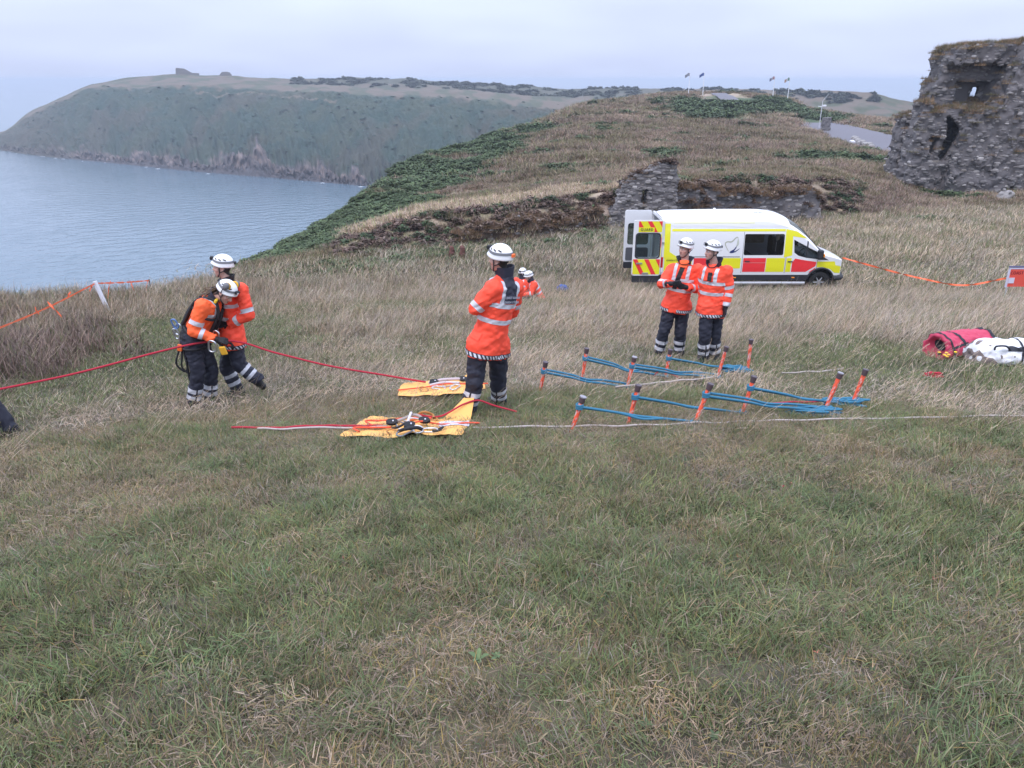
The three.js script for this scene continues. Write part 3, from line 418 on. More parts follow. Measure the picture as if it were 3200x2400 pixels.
function headGeo(neckJoint, o, f) { // face, skull, ears and neck in the head's own frame (x to its left, y up, z ahead)
  const nj = vsub(neckJoint, o), nl = [vdot(nj, f.L), vdot(nj, f.U), vdot(nj, f.F)];
  const sdf = (x, y, z) => {
    let d = ell(x, y, z, [0, 0.035, -0.012], [0.074, 0.092, 0.094]); const ax = Math.abs(x);
    d = smin(d, ell(x, y, z, [0, -0.05, 0.028], [0.056, 0.064, 0.062]), 0.035); d = smin(d, ell(x, y, z, [0, -0.098, 0.062], [0.024, 0.018, 0.02]), 0.02);
    d = smin(d, cone3(x, y, z, [0, 0.018, 0.08], [0, -0.026, 0.104], 0.01, 0.013), 0.012); d = smin(d, cone3(ax, y, z, [0.006, -0.03, 0.094], [0.013, -0.03, 0.088], 0.01, 0.008), 0.008);
    d = smin(d, cone3(ax, y, z, [0.01, 0.03, 0.083], [0.05, 0.027, 0.062], 0.009, 0.009), 0.015); d = smin(d, ell(ax, y, z, [0.045, -0.025, 0.055], [0.02, 0.018, 0.018]), 0.02);
    d = smax(d, -(Math.hypot(ax - 0.031, y - 0.008, z - 0.09) - 0.014), 0.012); d = smin(d, Math.hypot(ax - 0.03, y - 0.008, z - 0.067) - 0.0135, 0.003);
    d = smin(d, cone3(x, y, z, [-0.02, -0.06, 0.079], [0.02, -0.06, 0.079], 0.009, 0.009), 0.008); d = smax(d, -cone3(x, y, z, [-0.02, -0.061, 0.091], [0.02, -0.061, 0.091], 0.003, 0.003), 0.004);
    d = smin(d, smax(ell(ax, y, z, [0.078, -0.005, -0.012], [0.012, 0.033, 0.022]), -ell(ax, y, z, [0.088, -0.003, -0.008], [0.008, 0.02, 0.012]), 0.004), 0.006);
    return smin(d, cone3(x, y, z, [0, -0.05, -0.015], nl, 0.052, 0.06), 0.03);
  };
  const [lo, hi] = bounds([[-0.1, -0.13, -0.12], [0.1, 0.13, 0.13], vadd(nl, [0, 0.02, 0])], 0.015), g = nets(sdf, lo, hi, 0.0062), p = g.attributes.position, c = [];
  for (let i = 0; i < p.count; i++) { const x = Math.abs(p.getX(i)), y = p.getY(i), z = p.getZ(i); let k = [1, 1, 1]; const e = Math.hypot(x - 0.03, y - 0.008);
    if (z > 0.06 && e < 0.0125) k = e < 0.0062 ? [0.05, 0.06, 0.09] : [1.25, 1.9, 2.3]; else if (z > 0.06 && Math.abs(y - 0.031 - 0.1 * (x - 0.03)) < 0.006 && x > 0.012 && x < 0.052) k = [0.3, 0.28, 0.28]; else if (z > 0.06 && Math.abs(y + 0.061) < 0.011 && x < 0.024) k = Math.abs(y + 0.061) < 0.0035 ? [0.35, 0.3, 0.3] : [1.0, 0.7, 0.72]; else if (z > 0.04 && x > 0.02 && x < 0.06 && y < -0.005 && y > -0.05) k = [1.08, 0.9, 0.9]; c.push(...k); }
  g.setAttribute('color', new THREE.Float32BufferAttribute(c, 3)); return place(g, o, f);
}
function helmet(parent, o, f, opt = {}) {
  const c = [0, 0.042, -0.012], N = 56, Mv = 18, at = (th, t, q) => { // t 0 crown .. 1 rim
    const front = Math.cos(th), rx = 0.11 + q, rz = (front > 0 ? 0.132 : 0.137) + q, ry = 0.128 + q, rimY = front > 0 ? lerp(-0.022, 0.022, front ** 1.5) : lerp(-0.022, -0.03, -front), dn = Math.acos(clamp(rimY / ry, -1, 1)), a = t * dn; let fl = 1 + 0.075 * smooth(0.86, 1, t) * (0.4 + 0.9 * Math.max(0, front)), rib = 1 + 0.018 * smooth(0.02, 0.012, Math.abs(Math.abs(Math.sin(th)) * Math.sin(a) - 0.3) / 3) * smooth(0.1, 0.3, t) * smooth(0.8, 0.6, t);
    return [c[0] + Math.sin(th) * Math.sin(a) * rx * fl * rib, c[1] + Math.cos(a) * ry * rib, c[2] + Math.cos(th) * Math.sin(a) * rz * fl * rib]; };
  const v = [], idx = [], ring = N + 1;
  for (const q of [0, -0.011]) for (let j = 0; j <= Mv; j++) for (let i = 0; i <= N; i++) v.push(...at(i / N * 6.2832, j / Mv, q));
  const S = (Mv + 1) * ring; for (let j = 0; j < Mv; j++) for (let i = 0; i < N; i++) { const a = j * ring + i, b = a + ring; idx.push(a, b, a + 1, a + 1, b, b + 1); const a2 = a + S, b2 = b + S; idx.push(a2, a2 + 1, b2, a2 + 1, b2 + 1, b2); } for (let i = 0; i < N; i++) { const a = Mv * ring + i, b = a + S; idx.push(a, b, a + 1, a + 1, b, b + 1); }
  const h = part('helmet', place(polyMesh(v, idx), o, f), M.white, parent, opt.label);
  const patchG = (th0, th1, t0, t1, q) => { const v = [], ix = [], n = 10; for (let i = 0; i <= n; i++) for (let j = 0; j <= 2; j++) { const u = i / n; v.push(...at(lerp(th0, th1, u), lerp(typeof t0 === 'number' ? t0 : t0(u), typeof t1 === 'number' ? t1 : t1(u), j / 2), q)); } for (let i = 0; i < n; i++) for (let j = 0; j < 2; j++) { const a = i * 3 + j; ix.push(a, a + 1, a + 3, a + 1, a + 4, a + 3); } return polyMesh(v, ix); };
  const band = []; for (let k = 0; k < 6; k++) band.push(patchG(k / 6 * 6.2832, (k + 1) / 6 * 6.2832, 0.66, 0.78, 0.004));
  part('lamp_strap', place(join(band), o, f), opt.strap || M.grey, h);
  for (const s of [1, -1]) { for (let k = 0; k < 3; k++) part('vent', place(patchG(s * (0.75 + k * 0.5), s * (1.05 + k * 0.5), u => 0.5 + 0.06 * u, u => 0.57 + 0.07 * u, 0.003), o, f), M.strap, h); }
  const lp = at(0, 0.72, 0.016), lamp = part('head_lamp', place(new RoundedBoxGeometry(0.062, 0.042, 0.036, 2, 0.009).translate(...lp), o, f), M.black, h), ln = new THREE.CylinderGeometry(0.015, 0.015, 0.008, 14); ln.rotateX(Math.PI / 2); ln.translate(lp[0] - 0.012, lp[1], lp[2] + 0.02); part('lens', place(ln, o, f), M.lens, lamp);
  const bp = at(3.1416, 0.8, 0.012); part('battery_pack', place(new RoundedBoxGeometry(0.05, 0.035, 0.025, 2, 0.006).translate(...bp), o, f), opt.rear || M.strap, h);
  const st = []; for (const s of [1, -1]) st.push(tube([[s * 0.088, 0.012, 0.02], [s * 0.08, -0.05, 0.022], [s * 0.045, -0.105, 0.045], [0, -0.122, 0.06]], 0.0065, 16, 6), tube([[s * 0.09, 0.0, -0.06], [s * 0.083, -0.03, -0.02], [s * 0.08, -0.05, 0.022]], 0.006, 10, 6)); part('chin_strap', place(join(st), o, f), opt.chin || M.strap, h);
  return h;
}
function glove(parent, w, dir, nrm, side, curl, m = M.black) { // wrist, direction of the hand, palm normal, +1 left hand
  const D = vnorm(dir), Nn = vnorm(vadd(nrm, D, -vdot(nrm, D))), T = vcross(D, Nn).map(e => e * side), pt = (a, b, c) => [w[0] + D[0] * a + T[0] * b + Nn[0] * c, w[1] + D[1] * a + T[1] * b + Nn[1] * c, w[2] + D[2] * a + T[2] * b + Nn[2] * c];
  const bones = [[pt(-0.07, 0, 0), pt(0.01, 0, 0), 0.044, 0.034]]; for (let k = 0; k < 4; k++) bones.push([pt(0.015, 0.01 - k * 0.008, 0), pt(0.09, 0.031 - k * 0.0205, 0), 0.021, 0.015]);
  const len = [0.074, 0.082, 0.077, 0.06];
  for (let k = 0; k < 4; k++) { let a = 0.092, b = 0.032 - k * 0.021, c = 0, ang = curl * 0.5, L = len[k]; for (let s = 0; s < 3; s++) { const l = L * [0.45, 0.3, 0.25][s], a2 = a + Math.cos(ang) * l, c2 = c + Math.sin(ang) * l; bones.push([pt(a, b, c), pt(a2, b, c2), 0.0118 - s * 0.001, 0.0108 - s * 0.001]); a = a2; c = c2; ang += curl; } }
  bones.push([pt(0.02, 0.024, 0.008), pt(0.055, 0.05, 0.02), 0.016, 0.0125], [pt(0.055, 0.05, 0.02), pt(0.085, 0.052, 0.03 + 0.02 * curl), 0.0125, 0.01]);
  const [lo, hi] = bounds(bones.flatMap(b => [b[0], b[1]]), 0.06), palm = new Set([0, 1, 2, 3, 4]);
  const g = nets((x, y, z) => { let d = 1, e = 1; bones.forEach((b, i) => { const q = cone3(x, y, z, ...b); if (palm.has(i)) d = Math.min(d, q); else e = Math.min(e, q); }); return smin(d, e, 0.008); }, lo, hi, 0.0068);
  return part('glove', g, m, parent);
}
function person(o) {
  const base = o.base, g = thing('person', o.label, 'person', [base[0], groundH(base[0], base[1]), base[1]]), by = g.position.y, J = {};
  for (const k in o.J) J[k] = [o.J[k][0], o.J[k][1] - by, o.J[k][2]];
  const gy = p => groundH(base[0] + p[0], base[1] + p[2]) - by;
  for (const s of ['L', 'R']) { if (!(o.lift || '').includes(s)) { J['an' + s][1] = gy(J['an' + s]) + 0.095; } const t = J['toe' + s], a = J['an' + s], d = vnorm([t[0] - a[0], 0, t[2] - a[2]]); if ((o.lift || '').includes(s)) J['toe' + s] = t; else J['toe' + s] = [a[0] + d[0] * 0.17, gy(a) + 0.04, a[2] + d[2] * 0.17]; J['hip' + s][1] += o.hipUp ?? 0.1; }
  J.pelvis[1] += o.pelvisUp ?? 0.08;
  const tf = frameOf(vsub(J.neck, J.pelvis), vsub(J.shL, J.shR)), T = Math.hypot(...vsub(J.neck, J.pelvis)), hem = o.hem ?? -0.14, wide = o.wide ?? 1, fat = o.fat ?? 1;
  const loc = (x, y, z) => { const q = [x - J.pelvis[0], y - J.pelvis[1], z - J.pelvis[2]]; return [vdot(q, tf.L), vdot(q, tf.U), vdot(q, tf.F)]; };
  const wAt = pchip([-0.3, 0, 0.18, T - 0.2, T - 0.07, T - 0.01, T + 0.06], [0.225, 0.2, 0.182, 0.205, 0.18, 0.1, 0.066]), dAt = pchip([-0.3, 0, 0.2, T - 0.2, T - 0.06, T, T + 0.06], [0.165, 0.15, 0.138, 0.142, 0.115, 0.08, 0.066]);
  const torso = (x, y, z, k = 0) => { const [l, s, f] = loc(x, y, z), ss = clamp(s, -0.32, T + 0.07), w = wAt(ss) * wide - k, d = dAt(ss) * fat - k, e = Math.hypot(l / w, (f - 0.008) / d); return smax((e - 1) * Math.min(w, d), s - T - 0.03, 0.02); };
  const armD = (s, x, y, z, k = 0) => Math.min(cone3(x, y, z, J['sh' + s], J['el' + s], 0.09 - k, 0.07 - k), cone3(x, y, z, J['el' + s], J['wr' + s], 0.07 - k, 0.054 - k));
  const legD = (s, x, y, z, k = 0) => Math.min(cone3(x, y, z, J['hip' + s], J['kn' + s], 0.112 - k, 0.088 - k), cone3(x, y, z, J['kn' + s], J['an' + s], 0.088 - k, 0.08 - k));
  const seed = o.seed || 1, fold = (x, y, z, a) => a * (0.8 * n3(x * 7 + seed, y * 9, z * 7) + 0.6 * n3(x * 17, y * 15 + seed, z * 17) + 1.5 * (0.45 - Math.abs(n3(x * 6 - y * 13, seed, z * 6 + y * 7))) + 0.9 * (0.4 - Math.abs(n3(x * 9 + y * 19, z * 9 - y * 6, seed))));
  // body: one figure under the clothes, with its head
  const all = Object.values(J), [lo, hi] = bounds(all, 0.2);
  const hf = frameOf(o.headUp || [0, 1, 0], vcross(o.headUp || [0, 1, 0], o.look));
  const under = nets((x, y, z) => { let d = smax(torso(x, y, z, 0.03), -0.06 - loc(x, y, z)[1], 0.03); for (const s of ['L', 'R']) { d = smin(d, armD(s, x, y, z, 0.026), 0.03); d = smin(d, legD(s, x, y, z, 0.03), 0.03); d = smin(d, cone3(x, y, z, J['an' + s], vmix(J['an' + s], J['toe' + s], 0.6), 0.03, 0.014), 0.03); } d = smax(d, loc(x, y, z)[1] - T - 0.05, 0.02); return smin(d, cone3(x, y, z, J.neck, vmix(J.neck, J.head, 0.4), 0.055, 0.05), 0.03); }, lo, hi, 0.027 * (o.rough ?? 1));
  under.setAttribute('color', new THREE.Float32BufferAttribute(new Float32Array(under.attributes.position.count * 3).fill(1), 3));
  const hg = headGeo(vadd(J.neck, tf.U, -0.04), J.head, hf), hl = k => (x, y, z) => vdot([x - J.head[0], y - J.head[1], z - J.head[2]], hf[k]);
  part('body', [under, hg], M.skin, g);
  part('short_hair', clipMesh(hg, [{ f: hl('F'), hi: 0.028 }, { f: (x, y, z) => hl('U')(x, y, z) - 1.1 * hl('F')(x, y, z), lo: o.hairLow ?? -0.01 }, { f: (x, y, z) => Math.hypot(Math.abs(hl('L')(x, y, z)) - 0.085, hl('U')(x, y, z) + 0.005, hl('F')(x, y, z) + 0.012), lo: 0.034 }], 0.007), o.hairM || M.darkhair, g);
  // jacket
  const jm = o.jacketM || M.jacket, aR = ['L', 'R'], jb = bounds([J.neck, J.shL, J.shR, J.elL, J.elR, J.wrL, J.wrR, vadd(J.pelvis, tf.U, hem)], 0.27);
  const cuff = s => (x, y, z) => along(x, y, z, J['el' + s], J['wr' + s]);
  const foreL = s => Math.hypot(...vsub(J['wr' + s], J['el' + s])), upL = s => Math.hypot(...vsub(J['el' + s], J['sh' + s]));
  const jg = nets((x, y, z) => { let d = torso(x, y, z); if (!o.tucked) for (const s of aR) d = smin(d, cone3(x, y, z, J['hip' + s], J['kn' + s], 0.135, 0.115), 0.06); d = smax(d, hem - loc(x, y, z)[1], 0.015); for (const s of aR) { let a = armD(s, x, y, z); const c = along(x, y, z, J['el' + s], J['wr' + s]) - foreL(s); if (cone3(x, y, z, J['el' + s], J['wr' + s], 0.07, 0.054) < 0.06) a = smax(a, c, 0.012); d = smin(d, a, 0.045); } return Math.abs(d) > 0.05 ? d : d - fold(x, y, z, 0.0085); }, jb[0], jb[1], 0.0155 * (o.rough ?? 1));
  const jacket = part('jacket', jg, jm, g, o.jacketLabel);
  const tor = (x, y, z) => Math.min(armD('L', x, y, z), armD('R', x, y, z)) - torso(x, y, z) - 0.0; // above 0: nearer the torso than a sleeve
  const sFn = (x, y, z) => loc(x, y, z)[1], lFn = (x, y, z) => loc(x, y, z)[0], fFn = (x, y, z) => loc(x, y, z)[2];
  const stripe = (cons, m = M.reflect, name = 'reflective_stripe', lift = 0.004) => { const q = clipMesh(jg, cons, lift); for (const e of islands(q)) part(name, e, m, jacket); };
  const b1 = o.b1 ?? T * 0.62, b2 = o.b2 ?? T * 0.36, bw = 0.05;
  if (!o.noBands) { for (const b of [b1, b2]) stripe([{ f: sFn, lo: b - bw / 2, hi: b + bw / 2 }, { f: tor, lo: -0.005 }]);
    for (const sg of [1, -1]) for (const sd of o.braces || [1, -1]) stripe([{ f: sFn, lo: b1 + bw / 2, hi: T - 0.02 }, { f: (x, y, z) => sg * lFn(x, y, z), lo: 0.075, hi: 0.125 }, { f: (x, y, z) => sd * fFn(x, y, z), lo: 0.0 }, { f: tor, lo: -0.03 }]); }
  for (const s of aR) for (const [a, w] of (o.sleeve || [[0.2, 0.05], [0.42, 0.05]])) { const U = upL(s), q = a * (U + foreL(s)), inUp = q < U, other = s === 'L' ? 'R' : 'L'; const f = inUp ? (x, y, z) => along(x, y, z, J['sh' + s], J['el' + s]) : (x, y, z) => U + along(x, y, z, J['el' + s], J['wr' + s]); stripe([{ f, lo: q - w / 2, hi: q + w / 2 }, { f: (x, y, z) => torso(x, y, z) - cone3(x, y, z, ...(inUp ? [J['sh' + s], J['el' + s], 0.09, 0.07] : [J['el' + s], J['wr' + s], 0.07, 0.054])), lo: inUp ? 0.0 : 0.03 }, { f: (x, y, z) => armD(other, x, y, z), lo: 0.03 }, { f: (x, y, z) => (inUp ? cone3(x, y, z, J['sh' + s], J['el' + s], 0.09, 0.07) : cone3(x, y, z, J['el' + s], J['wr' + s], 0.07, 0.054)), hi: 0.03 }]); }
  // chequered hem
  if (!o.noHem) { stripe([{ f: sFn, lo: hem + 0.012, hi: hem + 0.062 }, { f: tor, lo: -0.02 }, ...(o.hemGap ? [{ f: o.hemGap(loc), lo: 0 }] : [])], M.navy, 'hem_band', 0.004);
    const ang = (x, y, z) => { const [l, s, f] = loc(x, y, z); return Math.atan2(l, f) * 0.18 + (s - hem) * 0.55; }, cache = f => { const p = jg.attributes.position, a = new Float32Array(p.count); for (let i = 0; i < p.count; i++) a[i] = f(p.getX(i), p.getY(i), p.getZ(i)); return a; }, cS = cache(sFn), cT = cache(tor), cA = cache(ang), cG = o.hemGap && cache(o.hemGap(loc)), chk = []; for (let k = -18; k < 19; k++) { const q = clipMesh(jg, [{ a: cS, lo: hem + 0.018, hi: hem + 0.056 }, { a: cT, lo: -0.02 }, { a: cA, lo: k * 0.034, hi: k * 0.034 + 0.018 }, ...(cG ? [{ a: cG, lo: 0 }] : [])], 0.007); if (q.attributes.position.count) chk.push(q); } part('hem_chequer', chk, M.reflect, jacket).userData.kind = 'stuff'; }
  if (o.trims) for (const t of o.trims) stripe(t.cons({ s: sFn, l: lFn, f: fFn, tor, T, hem }), t.m, t.name, t.lift ?? 0.0055);
  // collar
  { const cv = [], ci = [], N = 36, H = o.collarH ?? 0.1, th = 0.012, f = frameOf(vmix(tf.U, vnorm(vsub(J.head, J.neck)), 0.5), tf.L), lv = [[0, 0.092], [0.4, 0.09], [1, o.collarW ?? 0.1], [1.02, (o.collarW ?? 0.1) - th], [0.4, 0.076], [0, 0.075]];
    for (let i = 0; i <= N; i++) { const a = i / N * 6.2832, fr = Math.cos(a), open = o.collarOpen ?? 0.35; for (const [t, r] of lv) { const hh = (t - 0.25) * H * (1 - open * smooth(0.4, 1, fr)) - 0.025 * Math.max(0, fr); const w = 1 + 0.04 * n2(a * 1.5 + seed, t); cv.push(Math.sin(a) * r * w * 1.02, hh, Math.cos(a) * r * w + 0.008); } }
    for (let i = 0; i < N; i++) for (let j = 0; j < 5; j++) { const a = i * 6 + j, b = a + 6; ci.push(a, b, a + 1, a + 1, b, b + 1); }
    part('collar', place(polyMesh(cv, ci), vadd(J.neck, tf.U, 0.012), f), o.collarM || M.navy, g); }
  // trousers with reflective bands
  const tb = bounds([J.hipL, J.hipR, J.knL, J.knR, J.anL, J.anR, vadd(J.pelvis, tf.U, 0.1)], 0.16), shin = s => Math.hypot(...vsub(J['an' + s], J['kn' + s]));
  const tg = nets((x, y, z) => { let d = 1; for (const s of aR) { let q = legD(s, x, y, z); if (cone3(x, y, z, J['kn' + s], J['an' + s], 0.09, 0.08) < 0.05) q = smax(q, along(x, y, z, J['kn' + s], J['an' + s]) - shin(s) - 0.035, 0.01); d = smin(d, q, 0.02); } d = smin(d, smax(torso(x, y, z, 0.03), Math.abs(loc(x, y, z)[1]) - 0.1, 0.02), 0.05); return Math.abs(d) > 0.05 ? d : d - fold(x, y, z, 0.0105); }, tb[0], tb[1], 0.0165 * (o.rough ?? 1));
  const tr = part('trousers', tg, o.trouserM || M.trouser, g);
  if (!o.noLegBands) for (const s of aR) for (const q of o.legBands || [0.42, 0.72]) { const L = shin(s), other = s === 'L' ? 'R' : 'L', seam = (x, y, z) => { const c = vmix(J['kn' + s], J['an' + s], clamp(along(x, y, z, J['kn' + s], J['an' + s]) / L)); const v = vnorm([x - c[0], 0, z - c[2]]), d = vnorm(o.seam || [0.2, 0, 1]); return Math.hypot(v[0] - d[0], v[2] - d[2]); }; const gg = clipMesh(tg, [{ f: (x, y, z) => along(x, y, z, J['kn' + s], J['an' + s]) / L, lo: q - 0.08, hi: q + 0.075 }, { f: (x, y, z) => cone3(x, y, z, J['kn' + other], J['an' + other], 0.088, 0.08) - cone3(x, y, z, J['kn' + s], J['an' + s], 0.088, 0.08), lo: 0.0 }, { f: seam, lo: 0.11 }], 0.004); if (gg.attributes.position.count) part('reflective_band', gg, M.reflect, tr); }
  // boots
  for (const s of aR) { const a = J['an' + s], t = J['toe' + s], d = vnorm(vsub(t, a)), up = vnorm(vsub(J['kn' + s], a)), h = [a[0] - d[0] * 0.05, lerp(a[1], t[1], (o.lift || '').includes(s) ? 0.2 : 1), a[2] - d[2] * 0.05], bb = bounds([a, t, h, vadd(a, up, 0.13)], 0.09), sole = (o.lift || '').includes(s) ? -9 : t[1] - 0.042;
    part('boot', nets((x, y, z) => { let q = cone3(x, y, z, h, t, 0.046, 0.044); q = smin(q, cone3(x, y, z, vmix(h, a, 0.3), vadd(a, up, 0.12), 0.05, 0.066), 0.04); q = smin(q, cone3(x, y, z, vmix(h, a, 0.6), t, 0.045, 0.03), 0.03); return smax(q, sole - y, 0.006); }, bb[0], bb[1], 0.0115), M.boot, g); }
  // gloves
  for (const s of aR) { const hd = (o.hands || {})[s]; if (hd === null) continue; const dir = hd?.dir || vsub(J['wr' + s], J['el' + s]); glove(g, vadd(J['wr' + s], vnorm(dir), 0.015), dir, hd?.n || [0, 0, -1], s === 'L' ? 1 : -1, hd?.curl ?? 0.5); }
  helmet(g, J.head, hf, o.helmet || {});
  return { g, J, tf, T, jacket, jg, loc, stripe, hf, sFn, lFn, fFn };
}
const POSE = {
  center: {base:[-0.304,-7.75],J:{head:[0.174,0.196,0.0],neck:[0.232,0.005,-0.02],chest:[0.212,-0.2,0.0],pelvis:[0.066,-0.742,0.0],shL:[0.126,-0.067,0.12],elL:[-0.068,-0.264,0.16],wrL:[-0.04,-0.359,-0.26],shR:[0.345,-0.118,-0.12],elR:[0.304,-0.459,-0.36],wrR:[0.053,-0.362,-0.4],hipL:[-0.04,-0.786,0.08],knL:[-0.09,-1.078,0.12],anL:[-0.159,-1.383,0.1],toeL:[-0.256,-1.471,0.02],hipR:[0.153,-0.842,-0.08],knR:[0.148,-1.188,-0.2],anR:[0.159,-1.492,-0.32],toeR:[0.083,-1.574,-0.42]}},
  pairL: {base:[2.507,-11.65],J:{head:[0.126,-0.495,0.0],neck:[0.139,-0.711,0.0],chest:[0.145,-0.901,0.0],pelvis:[0.067,-1.421,0.0],shR:[-0.037,-0.825,-0.06],elR:[-0.206,-1.022,0.08],wrR:[-0.116,-0.957,0.3],shL:[0.322,-0.79,0.09],elL:[0.361,-1.092,0.12],wrL:[0.13,-1.016,0.3],hipR:[-0.028,-1.468,0.02],knR:[-0.112,-1.801,0.06],anR:[-0.159,-2.131,0.0],toeR:[-0.24,-2.125,0.14],hipL:[0.175,-1.498,-0.03],knL:[0.149,-1.815,0.05],anL:[0.159,-2.131,0.0],toeL:[0.105,-2.118,0.16]}},
  pairR: {base:[3.041,-11.2],J:{head:[-0.123,-0.436,0.02],neck:[-0.046,-0.649,0.0],chest:[-0.013,-0.841,0.0],pelvis:[-0.042,-1.343,0.0],shR:[-0.149,-0.759,-0.1],elR:[-0.155,-1.068,-0.16],wrR:[-0.162,-1.239,-0.02],shL:[0.09,-0.695,0.13],elL:[0.153,-0.97,0.14],wrL:[0.116,-1.217,0.2],hipR:[-0.121,-1.365,0.06],knR:[-0.131,-1.674,0.12],anR:[-0.104,-2.024,0.04],toeR:[-0.185,-2.04,0.14],hipL:[0.063,-1.398,-0.05],knL:[0.058,-1.719,-0.02],anL:[0.104,-2.052,-0.1],toeL:[0.03,-2.038,0.06]}},
  tall: {base:[-3.484,-9.4],J:{head:[-0.106,-0.263,0.0],neck:[-0.06,-0.45,0.0],chest:[-0.046,-0.647,0.0],pelvis:[-0.088,-1.205,0.0],shR:[-0.033,-0.587,-0.2],elR:[-0.107,-0.941,-0.22],wrR:[-0.269,-1.019,-0.12],shL:[0.145,-0.502,0.16],elL:[0.221,-0.817,0.2],wrL:[-0.047,-0.933,0.16],hipR:[-0.135,-1.288,-0.08],knR:[-0.279,-1.635,-0.12],anR:[-0.179,-1.956,-0.15],toeR:[-0.268,-1.999,-0.12],hipL:[-0.065,-1.234,0.08],knL:[-0.03,-1.525,0.08],anL:[0.179,-1.728,0.06],toeL:[0.23,-1.83,0.05]}},
  bent: {base:[-3.968,-9.1],J:{head:[0.511,-0.499,0.04],neck:[0.342,-0.549,0.0],chest:[0.21,-0.707,0.0],pelvis:[0.016,-1.106,0.0],shL:[0.193,-0.691,-0.16],elL:[0.144,-1.067,-0.3],wrL:[0.341,-1.162,-0.12],shR:[0.258,-0.627,0.18],elR:[0.133,-0.917,0.24],wrR:[0.361,-1.032,0.2],hipL:[0.02,-1.169,-0.09],knL:[0.124,-1.545,-0.12],anL:[0.059,-1.886,-0.12],toeL:[0.166,-1.932,-0.08],hipR:[0.043,-1.109,0.09],knR:[0.051,-1.498,0.12],anR:[-0.059,-1.857,0.1],toeR:[0.07,-1.901,0.16]}}
};
const font = await new FontLoader().loadAsync('fonts/droid/droid_sans_bold.typeface.json');
function lettering(str, size, depth = 0.002) { const t = new TextGeometry(str, { font, size, depth, curveSegments: 3, bevelEnabled: false }); t.computeBoundingBox(); const b = t.boundingBox; t.translate(-(b.min.x + b.max.x) / 2, -(b.min.y + b.max.y) / 2, 0); return t; }
{ // arms folded, seen from behind
  const p = person({ ...POSE.center, seed: 3, look: [-0.86, -0.12, -0.42], headUp: [0.02, 1, 0.02], label: 'person with folded arms facing the sea, seen from behind beside the yellow rope mats', hem: -0.17, hands: { L: { dir: [0.9, 0.1, -0.5], n: [0.3, 0, 0.8], curl: 0.5 }, R: { dir: [-0.2, 0.3, 1], n: [1, 0, 0.3], curl: 0.5 } }, sleeve: [[0.36, 0.055]], seam: [-0.25, 0, 1], collarH: 0.15, collarW: 0.104, collarOpen: 0.2, wide: 1.02, fat: 1.12,
    helmet: { rear: M.orangeStuff }, trims: [{ name: 'back_yoke', m: M.navy, cons: q => [{ f: q.s, lo: q.T - 0.23 }, { f: q.f, hi: -0.01 }, { f: q.l, lo: -0.085, hi: 0.085 }, { f: q.tor, lo: -0.03 }] }, { name: 'pocket_flap', m: M.jacket, lift: 0.012, cons: q => [{ f: q.s, lo: 0.02, hi: 0.1 }, { f: q.f, lo: -0.05, hi: 0.09 }, { f: q.l, lo: 0.05 }, { f: q.tor, lo: 0 }] }] });
  const fr = { L: p.tf.L.map(e => -e), U: p.tf.U, F: p.tf.F.map(e => -e) };
  [['COAST GUARD', 0.19], ['GARDA CÓSTA', 0.235]].forEach(([s, d]) => part('back_lettering', place(lettering(s, 0.024), vadd(vadd(p.J.neck, p.tf.U, -d + 0.03), p.tf.F, -0.166), fr), M.patch, p.jacket));
}
person({ ...POSE.pairL, seed: 5, look: [-0.8, -0.22, 0.58], label: 'person in an open orange jacket holding gloved hands together, beside the van', hem: -0.13, hands: { R: { dir: [0.7, 0.15, 0.5], n: [0.3, 0.2, -1], curl: 0.75 }, L: { dir: [-0.9, 0.3, 0.25], n: [-0.2, 0.1, -1], curl: 0.6 } }, sleeve: [[0.5, 0.05], [0.82, 0.05]], chinless: 1, seam: [0.5, 0, 0.85], collarH: 0.11, collarW: 0.135, collarOpen: 0.75, helmet: { chin: M.strap },
  hemGap: loc => (x, y, z) => { const [l, s, f] = loc(x, y, z); return f < 0 ? 1 : Math.abs(l + 0.02) - 0.06; },
  trims: [{ name: 'inner_fleece', m: M.black, cons: q => [{ f: (x, y, z) => q.l(x, y, z) - 0.18 * (q.s(x, y, z) - 0.35), lo: -0.075, hi: -0.005 }, { f: q.s, lo: 0.24, hi: q.T - 0.01 }, { f: q.f, lo: 0.02 }, { f: q.tor, lo: -0.02 }] }, { name: 'scarf', m: M.jacketOrange, lift: 0.02, cons: q => [{ f: q.s, lo: q.T - 0.05 }, { f: q.f, lo: 0.0 }, { f: q.l, lo: -0.05, hi: 0.06 }] }] });
person({ ...POSE.pairR, seed: 8, look: [-0.92, -0.12, 0.36], label: 'person in orange jacket, one gloved arm hanging straight, nearest the van side', hem: -0.14, hands: { L: { dir: [-0.1, -1, 0.1], n: [-1, 0, 0.2], curl: 0.55 }, R: { dir: [0.1, -1, 0.2], n: [1, 0, 0.2], curl: 0.5 } }, sleeve: [[0.45, 0.05], [0.68, 0.05], [0.93, 0.06]], seam: [0.1, 0, 1], wide: 1.06, fat: 1.15, collarH: 0.12, collarW: 0.125, collarOpen: 0.7, braces: [1], 
  trims: [{ name: 'radio_pouch', m: M.black, lift: 0.02, cons: q => [{ f: q.s, lo: q.T * 0.68, hi: q.T * 0.88 }, { f: q.f, lo: 0.03 }, { f: q.l, lo: -0.005, hi: 0.055 }] }, { name: 'pocket_flap', m: M.jacket, lift: 0.012, cons: q => [{ f: q.s, lo: 0.03, hi: 0.13 }, { f: q.f, lo: 0.03 }, { f: q.l, lo: -0.02, hi: 0.13 }, { f: q.tor, lo: 0 }] }] });
